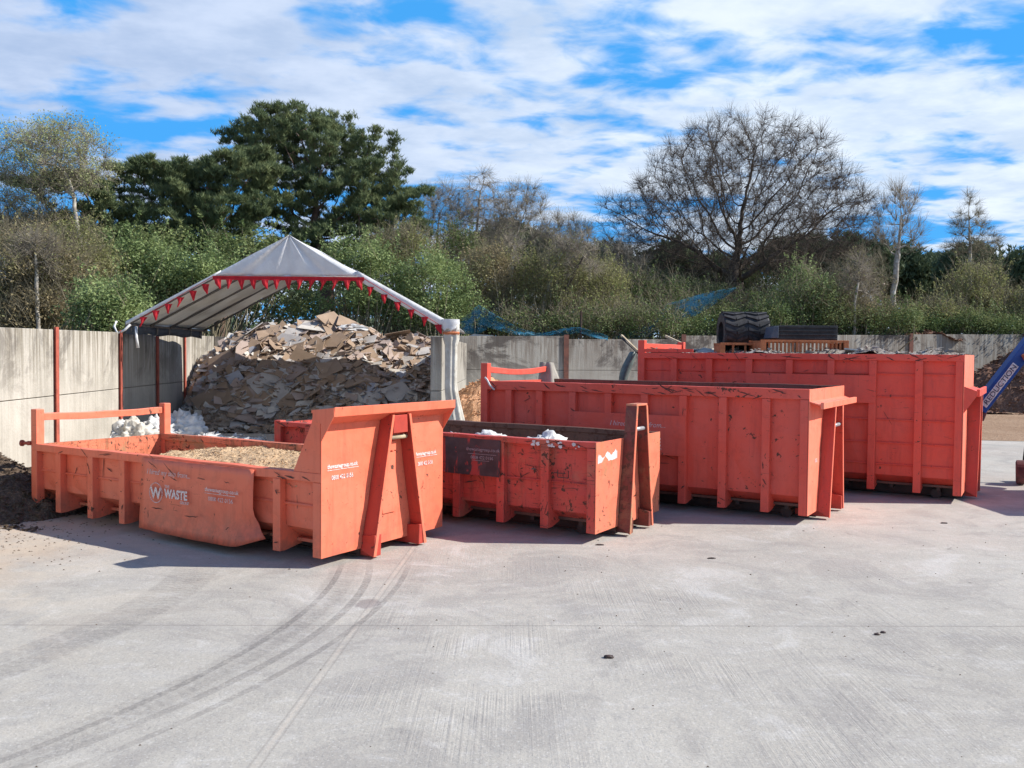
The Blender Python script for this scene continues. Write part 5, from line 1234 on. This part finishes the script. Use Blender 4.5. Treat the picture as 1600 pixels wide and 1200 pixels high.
for (lab, bx, tx_l, Y) in (('slim leaning pale trunked tree in the olive scrub left of its twin', 838, [(850, 470), (868, 415), (880, 395)], 45.0), ('slim leaning dark trunked tree right of its pale twin in the olive scrub', 858, [(875, 470), (900, 420), (912, 400)], 44.6),
                           ('upright slender tree beside the weeping birch', 792, [(792, 440), (797, 400)], 47), ('thin grey sapling in the scrub at the far left', 62, [(58, 450), (55, 395)], 33), ('pale sapling between the two thin bare trees at the right', 1335, [(1336, 470), (1342, 440)], 46)):
    e_ = tx_l[-1]; bare_tree('slender_tree', lab, [(e_[0], e_[1] - 8, 24, 26), (e_[0] - 12, e_[1] + 20, 18, 18), (e_[0] + 14, e_[1] + 16, 18, 18)], Y, (bx, 512), tx_l, 130, .38, 3.5, .55, .010, .075, BARK_B if 'pale' in lab.split('right of')[0] or 'grey' in lab else BARK_O, 1.6, 700, (.4, .9), .006, LWIL, 500, (.04, .09), split=.025, twmat=BARK_G, trop=(0, 0, .12))
# far pines along the right skyline
farp = [(1040, 425, 52, 42, 92, 'dark evergreen seen through the left half of the oak'), (1245, 405, 62, 34, 95, 'dark rounded pine seen through the right half of the oak'), (1335, 412, 58, 42, 90, 'broad dark pine on the skyline right of the oak'),
        (1412, 428, 45, 42, 96, 'dark pine behind the many stemmed bare tree'), (1462, 440, 42, 42, 105, 'small pine in the dip of the right skyline'), (1516, 428, 40, 38, 80, 'round dark pine below the airy birch'), (1592, 445, 30, 50, 85, 'bluish pine cut by the right edge'), (1120, 440, 60, 35, 94, 'dark evergreen behind the oak trunk')]
for (cx_, cy_, rx_, ry_, Y, lab) in farp:
    pine_tree('pine_tree', lab, [(cx_, cy_ - ry_ * .25, rx_ * .8, ry_ * .6), (cx_ - rx_ * .4, cy_ + 5, rx_ * .55, ry_ * .55), (cx_ + rx_ * .4, cy_ + 5, rx_ * .55, ry_ * .5), (cx_, cy_ + ry_ * .6, rx_ * .8, ry_ * .4)], Y, (cx_, 510), [(cx_, 480), (cx_, cy_ + 10)], 110, 1.5, 5200, 7, .75, .14, PINE2, 7, .35, natt_per=2, infl=12)
for (cx_, cy_, rx_, ry_, Y, lab) in ((790, 385, 38, 28, 66, 'dark pine top between the two middle birches'), (850, 400, 55, 26, 68, 'low dark evergreen behind the rounded birch'), (935, 415, 45, 26, 70, 'low dark evergreen left of the oak')):
    pine_tree('pine_tree', lab, [(cx_, cy_, rx_, ry_), (cx_, cy_ + ry_, rx_ * 1.1, ry_)], Y, (cx_, 510), [(cx_, 470), (cx_, cy_ + 15)], 90, 1.2, 4000, 8, .6, .1, PINE2, 5, .3, natt_per=2, infl=12)
# shrubs: (blobs), Y, thickness, leaves, leaf size, material
SH = [
 ('bushy_shrub', 'grey brown twiggy scrub at the far left above the cream wall', [(30, 420, 60, 60), (30, 480, 70, 40), (85, 440, 45, 55)], 34, 2.5, 11000, (.08, .15), LBRN, (4200, .4, 1.1, .009, .3)),
 ('bushy_shrub', 'olive brown scrub below the pale birch', [(110, 400, 50, 50), (100, 470, 60, 45), (150, 430, 40, 45)], 36, 2.5, 14000, (.07, .14), LWIL, (3000, .25, .7, .007, .3)),
 ('bushy_shrub', 'olive scrub rising behind the bare tree at the left edge', [(40, 385, 70, 35), (90, 370, 40, 30)], 42, 3, 7000, (.07, .15), LWIL, (2600, .5, 1.3, .011, .5)),
 ('laurel_bush', 'bright green laurel above the wall left of the marquee eave', [(165, 478, 55, 38), (190, 500, 45, 18)], 31, 1.8, 9000, (.08, .16), LRHO, None),
 ('laurel_bush', 'big grey green laurel between the left scrub and the marquee roof', [(215, 430, 60, 48), (190, 400, 45, 30), (250, 410, 40, 25)], 39, 2.6, 15000, (.09, .18), LRHO, None),
 ('laurel_bush', 'light green laurel top showing just above the left slope of the marquee', [(300, 425, 58, 26), (340, 440, 60, 40), (270, 460, 50, 40)], 38.5, 2.2, 15000, (.09, .18), LRHO, None),
 ('dark_shrub', 'dark evergreen thicket under the broad pine', [(300, 400, 75, 35), (220, 385, 60, 30), (390, 400, 60, 35), (450, 440, 60, 60)], 43, 2.5, 15000, (.1, .2), LIVY, None),
 ('laurel_bush', 'light green bush right of the marquee peak', [(560, 405, 50, 30), (590, 440, 55, 45), (540, 450, 50, 50)], 42, 2.4, 14000, (.09, .17), LRHO, None),
 ('bushy_shrub', 'olive green bush behind the right slope of the marquee', [(640, 410, 55, 45), (610, 400, 40, 30)], 46, 2.5, 12000, (.08, .16), LWIL, (1500, .5, 1.2, .011, .4)),
 ('laurel_bush', 'pale green bush above the right corner of the marquee', [(675, 445, 60, 50), (660, 490, 60, 35), (715, 480, 40, 40)], 42.5, 2.3, 17000, (.08, .16), LRHO, None),
 ('dark_shrub', 'dark ivy clad thicket left of the middle birches', [(720, 410, 45, 40), (705, 385, 35, 25)], 50, 2.5, 9000, (.09, .18), LIVY, (900, .5, 1.2, .011, .4)),
 ('bushy_shrub', 'reddish brown scrub below the middle birches', [(765, 440, 48, 50), (760, 490, 50, 30)], 46, 2.5, 12000, (.08, .15), LBRN, (3600, .25, .7, .007, .3)),
 ('bushy_shrub', 'yellow green willow scrub in the middle above the back wall', [(860, 440, 62, 48), (840, 470, 50, 40), (900, 480, 55, 35)], 46, 2.8, 17000, (.07, .14), LWIL, (3800, .25, .8, .007, .35)),
 ('bushy_shrub', 'olive willow scrub left of the oak', [(930, 445, 50, 42), (945, 485, 50, 32)], 47, 2.5, 14000, (.07, .14), LWIL, (2600, .25, .7, .007, .3)),
 ('dark_shrub', 'dark bramble along the wall behind the arched net', [(830, 505, 90, 16), (930, 506, 60, 18), (1010, 500, 60, 22)], 43.5, 1.5, 13000, (.07, .15), LIVY, (1500, .4, 1.0, .01, .3)),
 ('dark_shrub', 'dark thicket left of the oak trunk', [(1020, 470, 55, 38), (1060, 490, 60, 28), (990, 450, 30, 25)], 50, 2.5, 13000, (.08, .16), LIVY, (1500, .5, 1.3, .011, .4)),
 ('dark_shrub', 'dark undergrowth around the foot of the oak', [(1120, 492, 60, 22), (1185, 485, 50, 28), (1110, 470, 50, 25)], 52, 2.5, 11000, (.08, .16), LIVY, (1200, .5, 1.3, .011, .4)),
 ('dark_shrub', 'dark ivy thicket just right of the oak trunk', [(1195, 470, 35, 26), (1180, 450, 28, 20)], 58, 2.2, 8000, (.08, .16), LIVY, (700, .5, 1.2, .011, .4)),
 ('bushy_shrub', 'fresh green bush right of the black tyre', [(1258, 455, 42, 40), (1235, 480, 45, 30), (1285, 480, 45, 30)], 47, 2.3, 13000, (.07, .15), LRHO, (1000, .5, 1.2, .011, .4)),
 ('bushy_shrub', 'brown green scrub between the two thin bare trees', [(1320, 492, 50, 20), (1370, 495, 45, 16)], 47.5, 2.0, 7000, (.07, .14), LBRN, (1300, .4, 1.0, .009, .3)),
 ('bushy_shrub', 'tawny scrub above the wood chip spill', [(1440, 495, 55, 16), (1480, 490, 40, 16)], 50, 2.0, 7000, (.07, .14), LWIL, (900, .4, 1.0, .009, .3)),
 ('bushy_shrub', 'yellow green bush below the airy birch', [(1520, 450, 45, 38), (1500, 475, 45, 30), (1550, 478, 40, 30)], 52, 2.4, 13000, (.07, .15), LWIL, (1500, .5, 1.2, .011, .5)),
 ('bushy_shrub', 'olive bush cut by the right edge above the mulch mound', [(1590, 485, 35, 30), (1630, 480, 45, 40), (1580, 505, 45, 16)], 51, 2.0, 9000, (.07, .15), LWIL, (900, .5, 1.2, .011, .4)),
 ('ivy_hedge', 'low ivy hedge along the top of the back wall right of the black box', [(1330, 504, 45, 16), (1395, 502, 50, 18), (1290, 500, 40, 20)], 46.5, 1.2, 14000, (.07, .15), LIVY, None),
 ('ivy_hedge', 'low dark ivy along the top of the back wall near the right edge', [(1440, 508, 40, 12), (1510, 506, 50, 14), (1570, 508, 50, 12)], 48.6, 1.1, 13000, (.07, .15), LIVY, None),
 ('ivy_hedge', 'low green undergrowth behind the tyre on the back wall', [(1215, 500, 45, 20), (1150, 505, 45, 16), (1090, 510, 50, 14)], 45.5, 1.1, 11000, (.07, .15), LIVY, None),
]
for (nm_, lab, bl, Y, th, nl, lf, mt, ex_) in SH:
    shrub(nm_, lab, bl, Y, th, nl, lf, mt, stems=70, clump=.55, extra=ex_)
# far-off wood that reads as one mass
n_ = 46000; xs = rng.uniform(-85, 95, n_); ys = rng.uniform(112, 135, n_)
hz_ = 13.0 + 2.2 * np.sin(xs * .11) + 1.3 * np.sin(xs * .31 + 1) + 1.0 * np.sin(xs * .77)
hz_ = hz_ - np.clip(xs - 40, 0, 60) * .02
C = np.stack([xs, ys, 2.0 + (hz_ - 1.5) * rng.random(n_) ** .6], 1)
o = npmesh('far_wood', *leaves(C, .5, 1.1, .6, .3), LFAR); xs2 = rng.uniform(-50, 60, 16000); ys2 = rng.uniform(72, 80, 16000); C2 = np.stack([xs2, ys2, 2.4 + (2.6 + .8 * np.sin(xs2 * .4) + .5 * np.sin(xs2 * 1.3)) * rng.random(16000) ** .7], 1)
o2 = npmesh('low_wood', *leaves(C2, .3, .7, .6, .3), LFAR); setp(o2, 'low dark wood edge between the bushes and the distant wood', 'wood', kind='stuff')
setp(o, 'distant dark wood filling the gaps along the skyline', 'wood', kind='stuff')
